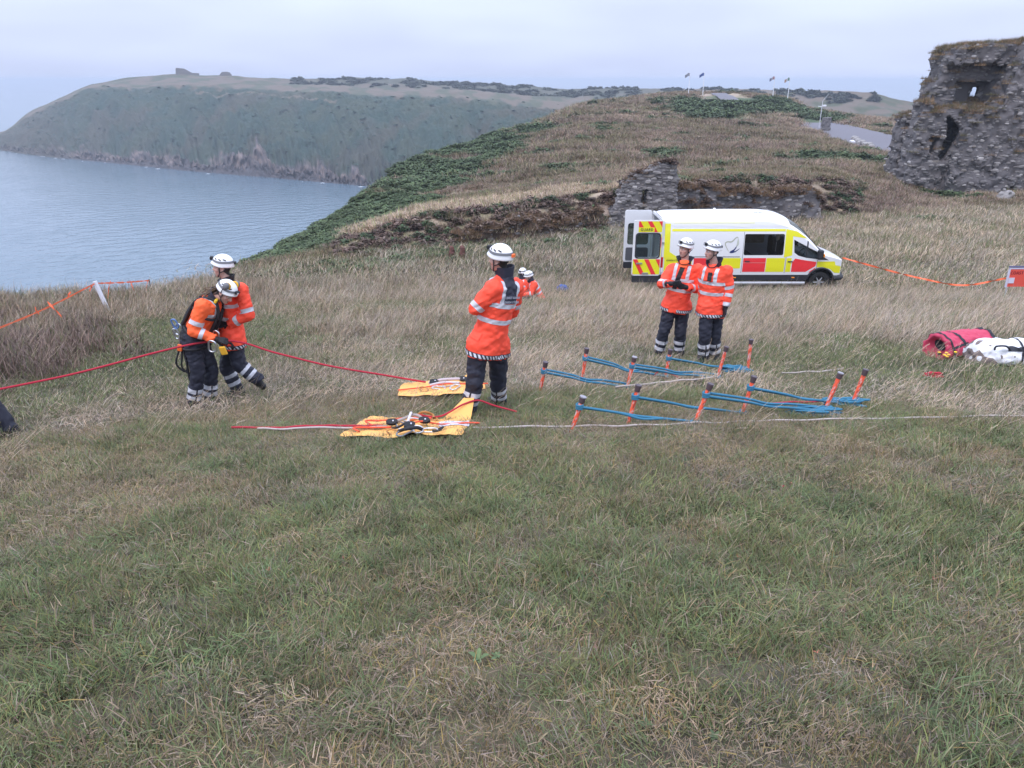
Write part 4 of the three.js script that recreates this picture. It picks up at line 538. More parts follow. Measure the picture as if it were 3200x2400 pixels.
const tall = person({ ...POSE.tall, seed: 11, lift: 'L', look: [-0.97, -0.16, 0.16], headUp: [0.05, 1, 0], label: 'smiling person stepping towards the cliff behind the harnessed colleague', hem: -0.15, hands: { L: { dir: [-1, -0.15, 0.0], n: [0, -0.4, -1], curl: 0.7 }, R: { dir: [-1, -0.2, 0.2], n: [0, -0.4, 1], curl: 0.7 } }, sleeve: [[0.42, 0.055], [0.8, 0.06]], seam: [-0.6, 0, 0.8], collarM: M.black, collarOpen: 0.5, collarW: 0.11, legBands: [0.3, 0.64] });
const bent = person({ ...POSE.bent, seed: 14, jacketM: M.jacketOrange, look: [0.72, -0.62, 0.32], headUp: [0.62, 0.74, 0.1], label: 'person in a black rope harness bending over to clip onto the red line', hem: -0.04, hipUp: 0.06, pelvisUp: 0.05, noHem: true, tucked: true, hands: { L: { dir: [0.9, -0.3, 0.2], n: [0.2, -0.6, 0.5], curl: 0.8 }, R: { dir: [0.95, -0.2, -0.05], n: [0, -0.6, -0.8], curl: 0.8 } }, sleeve: [[0.36, 0.055], [0.72, 0.05]], seam: [0.5, 0, 0.85], collarH: 0.07, collarW: 0.1, b1: 0.42, b2: -3, wide: 0.94, legBands: [0.6, 0.84],
  trims: [{ name: 'dark_hem_panel', m: M.black, cons: q => [{ f: q.s, hi: 0.13 }, { f: q.tor, lo: -0.01 }] }] });
{ // her rescue harness, the gear on it, loose hair and ear defenders
  const { g, J, tf, T, jg, jacket, hf } = bent, web = [], P = (l, s, f) => [0, 1, 2].map(i => J.pelvis[i] + tf.L[i] * l + tf.U[i] * s + tf.F[i] * f);
  const ringAt = (s, w, d, r) => tube(Array.from({ length: 16 }, (_, i) => { const a = i / 16 * 6.2832; return P(Math.sin(a) * w, s, Math.cos(a) * d + 0.008); }), r, 40, 6, true);
  web.push(ringAt(0.1, 0.2, 0.158, 0.02), ringAt(0.38, 0.212, 0.16, 0.016));
  for (const s of [1, -1]) web.push(tube([P(s * 0.1, 0.1, 0.165), P(s * 0.11, 0.3, 0.168), P(s * 0.11, T - 0.1, 0.14), P(s * 0.1, T - 0.0, 0.03), P(s * 0.09, T - 0.1, -0.13), P(s * 0.05, 0.3, -0.165), P(s * 0.08, 0.1, -0.165)], 0.02, 60, 6));
  web.push(tube([P(0.05, T - 0.12, 0.15), P(0, 0.34, 0.19), P(0, 0.12, 0.18)], 0.026, 20, 6), tube([P(0, T - 0.14, -0.14), P(0, 0.3, -0.175), P(0, 0.1, -0.17)], 0.026, 20, 6));
  for (const s of ['L', 'R']) { const h = vmix(J['hip' + s], J['kn' + s], 0.28), ax = vnorm(vsub(J['kn' + s], J['hip' + s])), f = frameOf(ax, [0, 0, 1]); web.push(tube(Array.from({ length: 14 }, (_, i) => { const a = i / 14 * 6.2832; return vadd(vadd(h, f.L, Math.cos(a) * 0.118), f.F, Math.sin(a) * 0.118); }), 0.017, 32, 6, true)); }
  const har = part('harness', web, M.black, g);
  const biner = (c, w, h, tilt, m, r = 0.009) => { const f = frameOf([Math.sin(tilt), Math.cos(tilt), 0.1], [1, 0, 0.2]); part('carabiner', place(tube([[-w, -h, 0], [-w * 1.1, 0, 0], [-w * 0.8, h, 0], [w * 0.8, h * 0.9, 0], [w, -h * 0.7, 0], [0, -h * 1.15, 0]], r, 30, 6, true), c, f), m, har); };
  const back = P(0.02, 0.06, -0.21), side = P(-0.2, 0.04, -0.06);
  biner(vadd(back, [0, -0.06, 0.06]), 0.035, 0.065, 0.3, M.silver, 0.011); biner(vadd(back, [-0.04, -0.12, 0.05]), 0.03, 0.06, -0.2, M.silver, 0.01); biner(vadd(back, [0.03, -0.2, 0.08]), 0.03, 0.06, 0.1, M.silver, 0.01); biner(vadd(back, [-0.02, 0.02, 0.09]), 0.03, 0.055, -0.3, mat(0.1, 0.2, 0.45, 0.4), 0.01);
  const front = vmix(J.wrR, J.wrL, 0.5); biner(vadd(J.wrR, [-0.02, -0.07, 0.06]), 0.045, 0.065, 0.1, M.silver, 0.011); biner(vadd(front, [0.0, 0.09, 0.1]), 0.035, 0.06, 0.4, M.silver, 0.01);
  part('yellow_pulley', place(new RoundedBoxGeometry(0.085, 0.11, 0.03, 3, 0.014), vadd(J.wrR, [0.1, -0.13, 0.05]), frameOf([-0.2, 1, 0.1], [1, 0.1, 0.2])), M.yellow, har); part('shoulder_buckle', place(new RoundedBoxGeometry(0.07, 0.05, 0.035, 2, 0.012), P(-0.1, T + 0.005, 0.06), tf), mat(0.8, 0.55, 0.04, 0.5), har);
  const lb = vadd(back, [0.02, -0.24, 0.1]); part('hanging_sling', [tube([lb, vadd(lb, [-0.05, -0.12, 0.02]), vadd(lb, [-0.09, -0.26, 0.02]), vadd(lb, [0.0, -0.36, 0]), vadd(lb, [0.04, -0.2, 0]), vadd(lb, [0.02, 0, 0])], 0.012, 40, 6), tube([lb, vadd(lb, [0.0, -0.14, 0.03]), vadd(lb, [-0.02, -0.3, 0.03]), vadd(lb, [0.06, -0.38, 0.02]), vadd(lb, [0.07, -0.2, 0])], 0.012, 40, 6), tube([lb, vadd(lb, [0.05, -0.2, 0.05]), vadd(lb, [0.05, -0.46, 0.04])], 0.014, 20, 6)], M.black, har);
  part('orange_ascender', place(new RoundedBoxGeometry(0.06, 0.09, 0.03, 2, 0.012), vadd(lb, [0.0, -0.03, 0.05]), frameOf([0.2, 1, 0], [1, 0, 0])), M.orangeStuff, har);
  const hr = rng(5), hs = []; for (let k = 0; k < 46; k++) { const a = place(new THREE.BufferGeometry().setFromPoints([V((hr() - 0.5) * 0.13, -0.02 + hr() * 0.06, -0.085 - hr() * 0.02)]), J.head, hf).attributes.position, s = [a.getX(0), a.getY(0), a.getZ(0)], L = 0.16 + 0.14 * hr(), w = [-0.75, -0.25 + (hr() - 0.5) * 0.5, (hr() - 0.5) * 0.35]; hs.push(tube([s, vadd(s, w, L * 0.4), vadd(vadd(s, w, L * 0.75), [0, -0.05 * hr(), 0]), vadd(vadd(s, w, L), [-0.03, -0.07 * hr(), 0])], 0.0048, 8, 4)); } part('hair', hs, M.hair, g);
  const ears = []; const h2 = g.children.find(c => c.name === 'helmet'); for (const s of [1, -1]) { const e = new THREE.SphereGeometry(0.045, 20, 14); e.scale(0.75, 1.1, 0.9); e.translate(s * 0.1, 0.13, 0.0); part('ear_defender', place(e, J.head, hf), M.grey, h2); part('ear_cushion', place(new THREE.TorusGeometry(0.038, 0.012, 8, 20).rotateY(Math.PI / 2).translate(s * 0.072, 0.125, 0), J.head, hf), M.yellow, h2); ears.push(tube([[s * 0.12, 0.12, 0], [s * 0.124, 0.06, 0], [s * 0.112, 0.02, 0]], 0.006, 10, 6)); } part('ear_defender_arm', place(join(ears), J.head, hf), M.strap, h2);
}
// two colleagues sitting in the long grass farther down the field
function kneeler(x, z, faceX, faceZ, lean, seed, label) {
  const f = vnorm([faceX, 0, faceZ]), l = vcross([0, 1, 0], f), y = groundH(x, z), Q = (a, b, c) => [f[0] * a + l[0] * c, y + b, f[2] * a + l[2] * c];
  person({ base: [x, z], J: { pelvis: Q(0, 0.16, 0), chest: Q(0.16 * lean, 0.45, 0), neck: Q(0.34 * lean, 0.66, 0), head: Q(0.45 * lean, 0.83 - 0.08 * lean, 0), shL: Q(0.29 * lean, 0.6, 0.18), shR: Q(0.29 * lean, 0.6, -0.18), elL: Q(0.34 * lean + 0.06, 0.36, 0.24), elR: Q(0.34 * lean + 0.06, 0.36, -0.24), wrL: Q(0.34 * lean + 0.28, 0.3, 0.1), wrR: Q(0.34 * lean + 0.28, 0.3, -0.1), hipL: Q(0.02, 0.14, 0.1), hipR: Q(0.02, 0.14, -0.1), knL: Q(0.42, 0.22, 0.14), knR: Q(0.42, 0.2, -0.14), anL: Q(0.8, 0.1, 0.14), anR: Q(0.8, 0.1, -0.14), toeL: Q(0.98, 0.05, 0.14), toeR: Q(0.98, 0.05, -0.14) }, hipUp: 0, pelvisUp: 0, seed, look: [f[0] * 0.8, -0.6 * lean - 0.1, f[2] * 0.8], headUp: [f[0] * 0.5 * lean, 1, f[2] * 0.5 * lean], label, sleeve: [[0.5, 0.05]], collarH: 0.13, rough: 1.5, tucked: true });
}
kneeler(0.22, -21.2, 0.5, -0.8, 0.35, 21, 'person sitting low in long grass with back turned, half hidden behind the folded arms');
kneeler(0.76, -20.6, -0.95, 0.2, 0.7, 22, 'person sitting low and leaning over in long grass beside the blue bag');
person({ base: [-5.9, -7.75], J: (() => { const y = groundH(-5.9, -7.75); return { head: [-0.02, y + 1.64, 0], neck: [0, y + 1.45, 0], chest: [0, y + 1.2, 0], pelvis: [0, y + 0.92, 0], shL: [0.02, y + 1.38, 0.19], shR: [0.02, y + 1.38, -0.19], elL: [0.04, y + 1.1, 0.24], elR: [0.04, y + 1.1, -0.24], wrL: [-0.12, y + 0.9, 0.2], wrR: [-0.12, y + 0.9, -0.2], hipL: [0, y + 0.9, 0.09], hipR: [0, y + 0.9, -0.09], knL: [-0.06, y + 0.5, 0.1], knR: [0.1, y + 0.48, -0.1], anL: [-0.2, y + 0.09, 0.1], anR: [0.28, y + 0.1, -0.1], toeL: [-0.38, y, 0.1], toeR: [0.12, y, -0.1] }; })(), hipUp: 0, pelvisUp: 0, noLegBands: true, rough: 1.5, seed: 30, look: [-1, -0.1, 0], label: 'dark trousered leg of a person walking off past the picture edge' });
// ---------------------------------------------------------------- the van: u along its length from the rear, v up, z to its off side
{
  const paint = (r, g, b) => { const m = new THREE.MeshPhysicalMaterial({ roughness: 0.38, clearcoat: 0.6, clearcoatRoughness: 0.15, side: THREE.DoubleSide }); m.color.setRGB(r, g, b); return m; };
  const W = paint(0.78, 0.79, 0.81), Y = paint(0.83, 0.8, 0.02), RD = paint(0.86, 0.035, 0.045), paleY = paint(0.85, 0.85, 0.35), plastic = mat(0.022, 0.023, 0.03, 0.6), rubber = mat(0.015, 0.015, 0.016, 0.85), alloy = mat(0.42, 0.43, 0.45, 0.4, { metalness: 0.6 }), grey = mat(0.1, 0.105, 0.12, 0.7), seatM = mat(0.05, 0.055, 0.065, 0.85), amber = mat(0.9, 0.3, 0.01, 0.3), redLens = mat(0.5, 0.01, 0.02, 0.25), clearLens = mat(0.75, 0.78, 0.8, 0.12), gap = mat(0.12, 0.12, 0.13, 0.8), ink = mat(0.03, 0.03, 0.02, 0.7), steel = mat(0.45, 0.46, 0.48, 0.35, { metalness: 0.4 });
  const glass = (r, g, b) => { const m = new THREE.MeshPhysicalMaterial({ transmission: 1, thickness: 0, roughness: 0.03, ior: 1.45, side: THREE.DoubleSide }); m.color.setRGB(r, g, b); return m; }, tinted = glass(0.16, 0.17, 0.19), cabGlass = glass(0.62, 0.68, 0.7);
  const gy = Math.max(groundH(5.9, -24.4), groundH(9.8, -24.4), groundH(5.9, -26.2), groundH(9.8, -26.2));
  const van = thing('rescue_van', 'white rescue van with yellow and red blocks and open rear doors', 'van', [4.76, gy - 0.02, -25.33]);
  const zs = pchip([0, 0.35, 0.6, 1.0, 1.25, 1.6, 2.1, 2.3, 2.6], [0.955, 0.985, 1.0, 1.02, 1.015, 0.995, 0.935, 0.89, 0.8]), nose = pchip([0, 0.08, 4.5, 5.2, 5.8, 6], [0.97, 1, 1, 0.985, 0.93, 0.88]);
  const zSide = (u, v) => (zs(v) - 0.008 * Math.exp(-(((v - 0.98) / 0.03) ** 2)) - 0.008 * Math.exp(-(((v - 2.1) / 0.025) ** 2))) * nose(u);
  const top = pchip([0, 0.1, 0.4, 2.4, 3.2, 3.72, 4.17, 4.63, 5.1, 5.36, 5.82, 5.93, 5.99], [2.36, 2.44, 2.475, 2.5, 2.5, 2.455, 2.28, 1.95, 1.45, 1.3, 1.13, 1.05, 0.95]), sh = pchip([0, 3.2, 3.9, 4.4, 4.9, 5.15, 5.5, 5.8, 6], [2.28, 2.3, 2.14, 1.84, 1.45, 1.26, 1.17, 1.07, 0.95]);
  // flat outline -> pieces small enough to follow the curved flank
  function flank(pts, holes, off, side = 1, du = 0.22, dv = 0.1) {
    const s = new THREE.Shape(pts.map(p => new THREE.Vector2(...p))); for (const h of holes || []) s.holes.push(new THREE.Path(h.map(p => new THREE.Vector2(...p))));
    const g = new THREE.ShapeGeometry(s, 6), P = g.attributes.position, I = g.index.array, v = [], cut = (poly, ax, lim, sg) => { const o = []; for (let k = 0; k < poly.length; k++) { const A = poly[k], B = poly[(k + 1) % poly.length], a = sg * (A[ax] - lim), b = sg * (B[ax] - lim); if (a >= 0) o.push(A); if ((a >= 0) !== (b >= 0)) { const t = a / (a - b); o.push([lerp(A[0], B[0], t), lerp(A[1], B[1], t)]); } } return o; };
    for (let t = 0; t < I.length; t += 3) { const tri = [0, 1, 2].map(k => [P.getX(I[t + k]), P.getY(I[t + k])]), us = tri.map(p => p[0]), vs = tri.map(p => p[1]);
      for (let a = Math.floor(Math.min(...us) / du); a * du < Math.max(...us); a++) { const q = cut(cut(tri, 0, a * du, 1), 0, (a + 1) * du, -1); if (q.length < 3) continue; for (let b = Math.floor(Math.min(...vs) / dv); b * dv < Math.max(...vs); b++) { const r = cut(cut(q, 1, b * dv, 1), 1, (b + 1) * dv, -1); for (let k = 1; k < r.length - 1; k++) for (const p of [r[0], r[k], r[k + 1]]) v.push(p[0], p[1], side * (zSide(p[0], p[1]) + off)); } } }
    const gg = new THREE.BufferGeometry(); gg.setAttribute('position', new THREE.Float32BufferAttribute(v, 3)); const m = mergeVertices(gg, 1e-4); m.computeVertexNormals(); return m;
  }
  const arc = (cu, cv, r, a0, a1, n = 14) => Array.from({ length: n + 1 }, (_, i) => { const a = lerp(a0, a1, i / n); return [cu + Math.cos(a) * r, cv + Math.sin(a) * r]; });
  const rr = (u0, v0, u1, v1, r = 0.05) => [...arc(u1 - r, v1 - r, r, 0, 1.5708, 4), ...arc(u0 + r, v1 - r, r, 1.5708, 3.1416, 4), ...arc(u0 + r, v0 + r, r, 3.1416, 4.7124, 4), ...arc(u1 - r, v0 + r, r, 4.7124, 6.2832, 4)];
  const midWin = rr(2.61, 1.255, 3.87, 1.92), cabWin = [[4.17, 1.77], [4.2, 1.83], [4.42, 1.83], [4.62, 1.7], [4.98, 1.36], [5.06, 1.26], [5.02, 1.12], [4.62, 1.17], [4.36, 1.24], [4.22, 1.34]];
  const outline = [[0.02, 0.62], ...arc(1.43, 0.38, 0.42, Math.PI - 0.6, 0.6), ...arc(5.16, 0.38, 0.42, Math.PI - 0.6, 0.45), [5.8, 0.6], [5.8, sh(5.8)]]; for (let u = 5.7; u > 0; u -= 0.1) outline.push([u, sh(u)]); outline.push([0.02, sh(0.02)]);
  for (const s of [1, -1]) {
    const panel = part('side_panel', flank(outline, [midWin, cabWin], 0, s), W, van);
    part('side_window', flank(midWin, null, -0.006, s), tinted, van); const cw = part('cab_window', flank(cabWin, null, -0.006, s), cabGlass, van);
    part('quarter_trim', flank([[5.03, 1.28], [5.36, 1.09], [5.0, 1.11]], null, 0.004, s), plastic, cw); part('window_divider', flank([[4.6, 1.72], [4.645, 1.68], [4.645, 1.17], [4.6, 1.175]], null, 0.003, s), plastic, cw);
    const dec = (name, pts, m, off = 0.004) => part(name, flank(pts, null, off, s), m, panel), Q = (a, b, c, d) => [[a, b], [c, b], [c, d], [a, d]];
    const v0 = 0.715, v1 = 1.165;
    for (const [a, b, m] of [[0.1, 0.98, Y], [1.04, 1.72, RD], [1.86, 2.54, Y], [2.62, 3.34, RD], [3.36, 3.95, Y], [4.0, 4.16, Y]]) dec(m === Y ? 'yellow_block' : 'red_block', Q(a, a > 1 && a < 1.9 ? 0.83 : v0, b, v1), m);
    dec('red_block', [[4.19, v0], [4.66, v0], [4.95, 0.9], [4.97, 1.04], [4.6, 1.09], [4.27, 1.15], [4.19, 1.03]], RD); dec('red_block', [[4.75, v0 - 0.015], [4.84, v0 - 0.015], [4.96, 0.8], [4.96, 0.86]], RD);
    dec('yellow_block', [[5.0, 0.86], [5.2, 0.87], [5.45, 0.8], [5.6, 0.68], [5.79, 0.66], [5.79, 0.88], [5.62, 0.92], [5.56, 1.05], [5.0, 1.05]], Y);
    dec('yellow_stripe', Q(0.3, 2.0, 3.88, 2.075), Y); dec('pale_stripe', Q(0.35, 2.245, 2.9, 2.272), paleY); dec('yellow_stripe', Q(0.07, 1.17, 0.25, 2.24), Y); dec('yellow_stripe', [[0.25, 1.17], [0.55, 1.17], [0.25, 1.36]], Y);
    dec('yellow_stripe', [[3.9, 1.18], [4.16, 1.25], [4.13, 1.85], [4.45, 1.9], [4.6, 1.78], [4.25, 2.0], [3.9, 2.075]], Y); dec('crease_line', Q(2.62, 1.0, 3.34, 1.03), paint(0.9, 0.2, 0.2), 0.007);
    for (const u of [2.58, 3.97]) dec('door_gap', Q(u, 0.68, u + 0.012, 1.98), gap, 0.003); dec('door_gap', Q(4.985, 0.7, 4.997, 1.1), gap, 0.006); dec('sliding_rail', Q(0.5, 1.19, 2.5, 1.215), gap, 0.003);
    part('sill_cladding', flank([[1.9, 0.44], [4.72, 0.44], [4.78, 0.62], [1.85, 0.62]], null, 0.02, s), plastic, van); part('sill_cladding', flank(Q(0.02, 0.44, 0.98, 0.63), null, 0.02, s), plastic, van);
    part('side_step', [rod([1.95, 0.36, s * 1.06], [4.65, 0.36, s * 1.06], 0.055, 0.055, 12)], steel, van);
    for (const cu of [1.43, 5.16]) part('wheel_arch', tube(arc(cu, 0.38, 0.45, Math.PI - 0.25, 0.25, 18).map(([a, b]) => [a, b, s * (zSide(a, b) + 0.008)]), 0.035, 40, 6), plastic, van);
    for (const u of [2.4, 4.28]) part('marker_lamp', box(0.1, 0.035, 0.03, u, 0.53, s * 1.015, 0.01), amber, van);
    part('door_handle', box(0.16, 0.035, 0.03, 4.12, 1.05, s * 1.03, 0.012), plastic, panel); part('door_handle', box(0.16, 0.035, 0.03, 2.75, 1.06, s * 1.03, 0.012), plastic, panel);
    const mir = part('mirror', [box(0.16, 0.3, 0.2, 5.02, 1.3, s * 1.12, 0.05), rod([5.05, 1.16, s * 1.0], [5.03, 1.18, s * 1.1], 0.03)], plastic, van); part('indicator', box(0.04, 0.1, 0.1, 5.11, 1.28, s * 1.19, 0.015), amber, mir);
    part('headlight', flank([[5.6, 0.93], [5.79, 0.9], [5.79, 1.06], [5.68, 1.13], [5.56, 1.12]], null, 0.006, s), clearLens, van);
    // emblem: a harp like pale loop with a dark blue stroke below
    const em = (name, pts, w, m) => { const L = pts.length - 1, a = [], b = []; pts.forEach((p, i) => { const q = pts[Math.min(L, i + 1)], r = pts[Math.max(0, i - 1)], d = Math.hypot(q[0] - r[0], q[1] - r[1]), k = w * Math.sin(Math.PI * (0.1 + 0.85 * i / L)); a.push([p[0] - (q[1] - r[1]) / d * k, p[1] + (q[0] - r[0]) / d * k]); b.unshift([p[0] + (q[1] - r[1]) / d * k, p[1] - (q[0] - r[0]) / d * k]); }); dec(name, [...a, ...b], m, 0.005); };
    const cr = pts => new THREE.SplineCurve(pts.map(p => new THREE.Vector2(...p))).getPoints(18).map(p => [p.x, p.y]);
    em('emblem', cr([[2.12, 1.38], [2.0, 1.6], [2.06, 1.68], [2.2, 1.68], [2.32, 1.8], [2.38, 1.82], [2.4, 1.74]]), 0.02, mat(0.42, 0.44, 0.34, 0.6)); em('emblem', cr([[2.4, 1.76], [2.4, 1.62], [2.36, 1.52]]), 0.03, mat(0.5, 0.53, 0.45, 0.6)); em('emblem', cr([[2.38, 1.56], [2.3, 1.43], [2.18, 1.35], [2.33, 1.37], [2.47, 1.47]]), 0.026, mat(0.02, 0.035, 0.14, 0.6));
    if (s > 0) { const t = lettering('GARDA CÓSTA', 0.05); t.translate(0.4, 1.1, zSide(0.4, 1.1) + 0.006); part('lettering', t, ink, panel); }
    // wheels
    for (const cu of [1.43, 5.16]) { const wz = s * 0.86, wh = part('wheel', new THREE.LatheGeometry([[0.2, -0.11], [0.3, -0.12], [0.345, -0.1], [0.355, -0.05], [0.355, 0.05], [0.345, 0.1], [0.3, 0.12], [0.2, 0.11]].map(p => new THREE.Vector2(...p)), 36).rotateX(Math.PI / 2).translate(cu, 0.355, wz), rubber, van), rim = [new THREE.CylinderGeometry(0.21, 0.21, 0.16, 28, 1, true).rotateX(Math.PI / 2).translate(cu, 0.355, wz), new THREE.CylinderGeometry(0.06, 0.07, 0.05, 16).rotateX(Math.PI / 2).translate(cu, 0.355, wz + s * 0.085)]; for (let k = 0; k < 6; k++) { const a = k / 6 * 6.2832; rim.push(rod([cu + Math.cos(a) * 0.05, 0.355 + Math.sin(a) * 0.05, wz + s * 0.08], [cu + Math.cos(a) * 0.2, 0.355 + Math.sin(a) * 0.2, wz + s * 0.06], 0.024, 0.02, 6)); } part('rim', rim, alloy, wh); part('wheel_housing', new THREE.CylinderGeometry(0.44, 0.44, 0.4, 24, 1, true, 0, Math.PI).rotateZ(Math.PI / 2).rotateY(Math.PI / 2).translate(cu, 0.38, s * 0.78), rubber, van); }
  }
  // roof, windscreen, bonnet
  const cross = (u, t) => { const s = sh(u), h = top(u) - s, w = zSide(u, s), k = Math.abs(t); return [u, s + h * (1 - k ** 3) ** 0.62, w * t]; };
  const topGrid = (u0, u1, t0, t1, nu, nt, lift = 0) => { const v = [], ix = []; for (let i = 0; i <= nu; i++) for (let j = 0; j <= nt; j++) { const p = cross(lerp(u0, u1, i / nu), lerp(t0, t1, j / nt)); v.push(p[0], p[1] + lift, p[2]); } for (let i = 0; i < nu; i++) for (let j = 0; j < nt; j++) { const a = i * (nt + 1) + j, b = a + nt + 1; ix.push(a, a + 1, b, a + 1, b + 1, b); } return polyMesh(v, ix); };
  const roof = part('roof', topGrid(0.02, 4.02, -1, 1, 40, 40), W, van); part('windscreen', topGrid(4.02, 5.12, -0.9, 0.9, 20, 20), cabGlass, van); for (const s of [1, -1]) part('windscreen_pillar', topGrid(4.02, 5.12, s * 0.9, s, 20, 6), W, van); part('bonnet', topGrid(5.12, 5.8, -1, 1, 16, 40), W, van);
  part('scuttle', topGrid(5.06, 5.2, -0.9, 0.9, 4, 20, 0.006), plastic, van);
  { const v = [], ix = [], n = 28, m = 12; for (let i = 0; i <= m; i++) for (let j = 0; j <= n; j++) { const t = lerp(-1, 1, j / n), b = i / m, vv = lerp(0.6, cross(5.8, t)[1], b), x = 5.8 + 0.19 * (1 - Math.abs(t) ** 2.6) * (1 - 0.55 * smooth(0.55, 1, b)) * (b === 1 ? 0 : 1), w = lerp(zSide(5.8, 0.6), zSide(5.8, sh(5.8)), b); v.push(x, vv, w * t); } for (let i = 0; i < m; i++) for (let j = 0; j < n; j++) { const a = i * (n + 1) + j, b = a + n + 1; ix.push(a, b, a + 1, a + 1, b, b + 1); } const fr = part('front_panel', polyMesh(v, ix), Y, van); part('grille', box(0.05, 0.2, 1.1, 5.95, 0.85, 0, 0.02), plastic, fr); part('number_plate', box(0.02, 0.11, 0.52, 5.985, 0.68, 0), W, fr); }
  part('front_bumper', [tube([[5.55, 0.5, 0.97], [5.85, 0.5, 0.86], [5.97, 0.5, 0.5], [5.98, 0.5, 0], [5.97, 0.5, -0.5], [5.85, 0.5, -0.86], [5.55, 0.5, -0.97]], 0.09, 60, 10)], plastic, van);
  part('underbody', box(5.5, 0.2, 1.7, 2.95, 0.5, 0), rubber, van); part('floor_panel', box(5.0, 0.04, 1.86, 2.6, 0.66, 0), grey, van);
  part('roof_antenna', [box(0.08, 0.1, 0.06, 1.78, 2.55, 0.1, 0.015), rod([1.78, 2.5, 0.1], [1.76, 2.6, 0.1], 0.02)], W, roof); for (const u of [3.05, 3.2]) part('roof_lamp', box(0.12, 0.04, 0.08, u, 2.515, 0.35, 0.015), W, roof);
  // cab and rescue bay inside
  for (const z of [0.45, -0.45]) { const s = part('seat', [box(0.5, 0.16, 0.5, 4.2, 0.95, z, 0.05), box(0.16, 0.62, 0.48, 3.96, 1.3, z, 0.06)], seatM, van); part('headrest', box(0.1, 0.2, 0.28, 3.98, 1.68, z, 0.05), mat(0.5, 0.55, 0.58, 0.7), s); }
  const dash = part('dashboard', box(0.42, 0.3, 1.8, 4.98, 1.02, 0, 0.08), seatM, van); part('steering_wheel', new THREE.TorusGeometry(0.18, 0.016, 8, 28).rotateY(Math.PI / 2).rotateZ(-0.5).translate(4.66, 1.2, 0.45), plastic, dash); part('bulkhead', box(0.05, 1.5, 1.84, 2.5, 1.4, 0), grey, van); part('bench_seat', [box(0.5, 0.5, 1.6, 2.8, 0.93, 0, 0.04), box(0.14, 0.7, 1.6, 2.6, 1.4, 0, 0.05)], seatM, van);
  // rear opening with its two doors swung out
  part('rear_frame', [box(0.06, 1.72, 0.07, 0.02, 1.47, 0.93), box(0.06, 1.72, 0.07, 0.02, 1.47, -0.93), box(0.06, 0.08, 1.8, 0.02, 2.31, 0)], W, van); part('rear_step', box(0.28, 0.2, 1.9, -0.1, 0.5, 0, 0.03), plastic, van);
  for (const s of [1, -1]) { const tl = part('tail_lamp', [box(0.07, 0.34, 0.05, 0.03, 1.02, s * 0.985, 0.012)], redLens, van); part('reverse_lens', box(0.06, 0.14, 0.05, 0.035, 0.76, s * 0.985, 0.012), clearLens, tl); part('hinge', box(0.1, 0.06, 0.05, 0.02, 1.65, s * 0.99, 0.01), steel, van); }
  function rearDoor(s) { // hinged at the corner, standing straight back; the outside faces away from the van's middle
    const z0 = s * 0.985, shape = (pts, holes) => { const q = new THREE.Shape(pts.map(p => new THREE.Vector2(...p))); for (const h of holes || []) q.holes.push(new THREE.Path(h.map(p => new THREE.Vector2(...p)))); return q; };
    const win = rr(-0.82, 1.19, -0.1, 1.93, 0.09), body = shape(rr(-0.93, 0.6, -0.02, 2.36, 0.07), [win]), ext = (sh2, d, off) => { const g = new THREE.ExtrudeGeometry(sh2, { depth: d, bevelEnabled: false, curveSegments: 6 }); g.translate(0, 0, s > 0 ? z0 + off : z0 - off - d); return g; };
    const door = part('rear_door', ext(body, 0.05, 0), W, van); part('door_window', ext(shape(win), 0.006, 0.03), glass(0.5, 0.58, 0.6), door); const fr = shape(rr(-0.86, 1.15, -0.06, 1.97, 0.1), [win]); part('window_surround', ext(fr, 0.006, 0.052), plastic, door);
    part('inner_trim', ext(shape(rr(-0.86, 0.66, -0.1, 1.1, 0.05)), 0.02, -0.022), grey, door); part('lower_bumper', ext(shape(rr(-0.91, 0.38, -0.05, 0.59, 0.03)), 0.09, -0.02), plastic, door);
    // chevron panels
    const clipPoly = (poly, v0, v1, u0, u1) => { let p = poly; for (const [ax, lim, sg] of [[0, u0, 1], [0, u1, -1], [1, v0, 1], [1, v1, -1]]) { const o = []; for (let k = 0; k < p.length; k++) { const A = p[k], B = p[(k + 1) % p.length], a = sg * (A[ax] - lim), b = sg * (B[ax] - lim); if (a >= 0) o.push(A); if ((a >= 0) !== (b >= 0)) { const t = a / (a - b); o.push([lerp(A[0], B[0], t), lerp(A[1], B[1], t)]); } } p = o; } return p; };
    for (const [u0, v0, u1, v1] of [[-0.9, 0.64, -0.04, 1.13], [-0.78, 1.99, -0.04, 2.33], [-0.055, 1.2, -0.035, 1.95]]) { part('yellow_panel', ext(shape([[u0, v0], [u1, v0], [u1, v1], [u0, v1]]), 0.003, 0.051), Y, door); for (let k = -4; k < 6; k++) { const c = k * 0.36 - 0.55, q = clipPoly([[c, v0 - 0.2], [c + 0.14, v0 - 0.2], [c + 0.14 - 0.62, v1 + 0.5], [c - 0.62, v1 + 0.5]], v0, v1, u0, u1); if (q.length > 2) part('red_chevron', ext(shape(q), 0.003, 0.0545), RD, door); } }
    part('yellow_panel', ext(shape([[-0.77, 2.0], [-0.28, 2.0], [-0.28, 2.14], [-0.77, 2.14]]), 0.002, 0.058), Y, door);
    if (s > 0) { const t = lettering('GUARD', 0.085); t.translate(-0.52, 2.07, z0 + 0.062); part('lettering', t, ink, door); }
    for (const [u, v] of [[-0.7, 1.0], [-0.5, 0.68]]) part('door_latch', ext(shape(rr(u - 0.1, v - 0.025, u + 0.1, v + 0.025, 0.02)), 0.03, 0.05), alloy, door);
  }
  rearDoor(1); rearDoor(-1);
  for (let k = 0; k < 12; k++) PRESS.push([5.2 + k * 0.45, -25.3, 1.0, 0.35]);
}
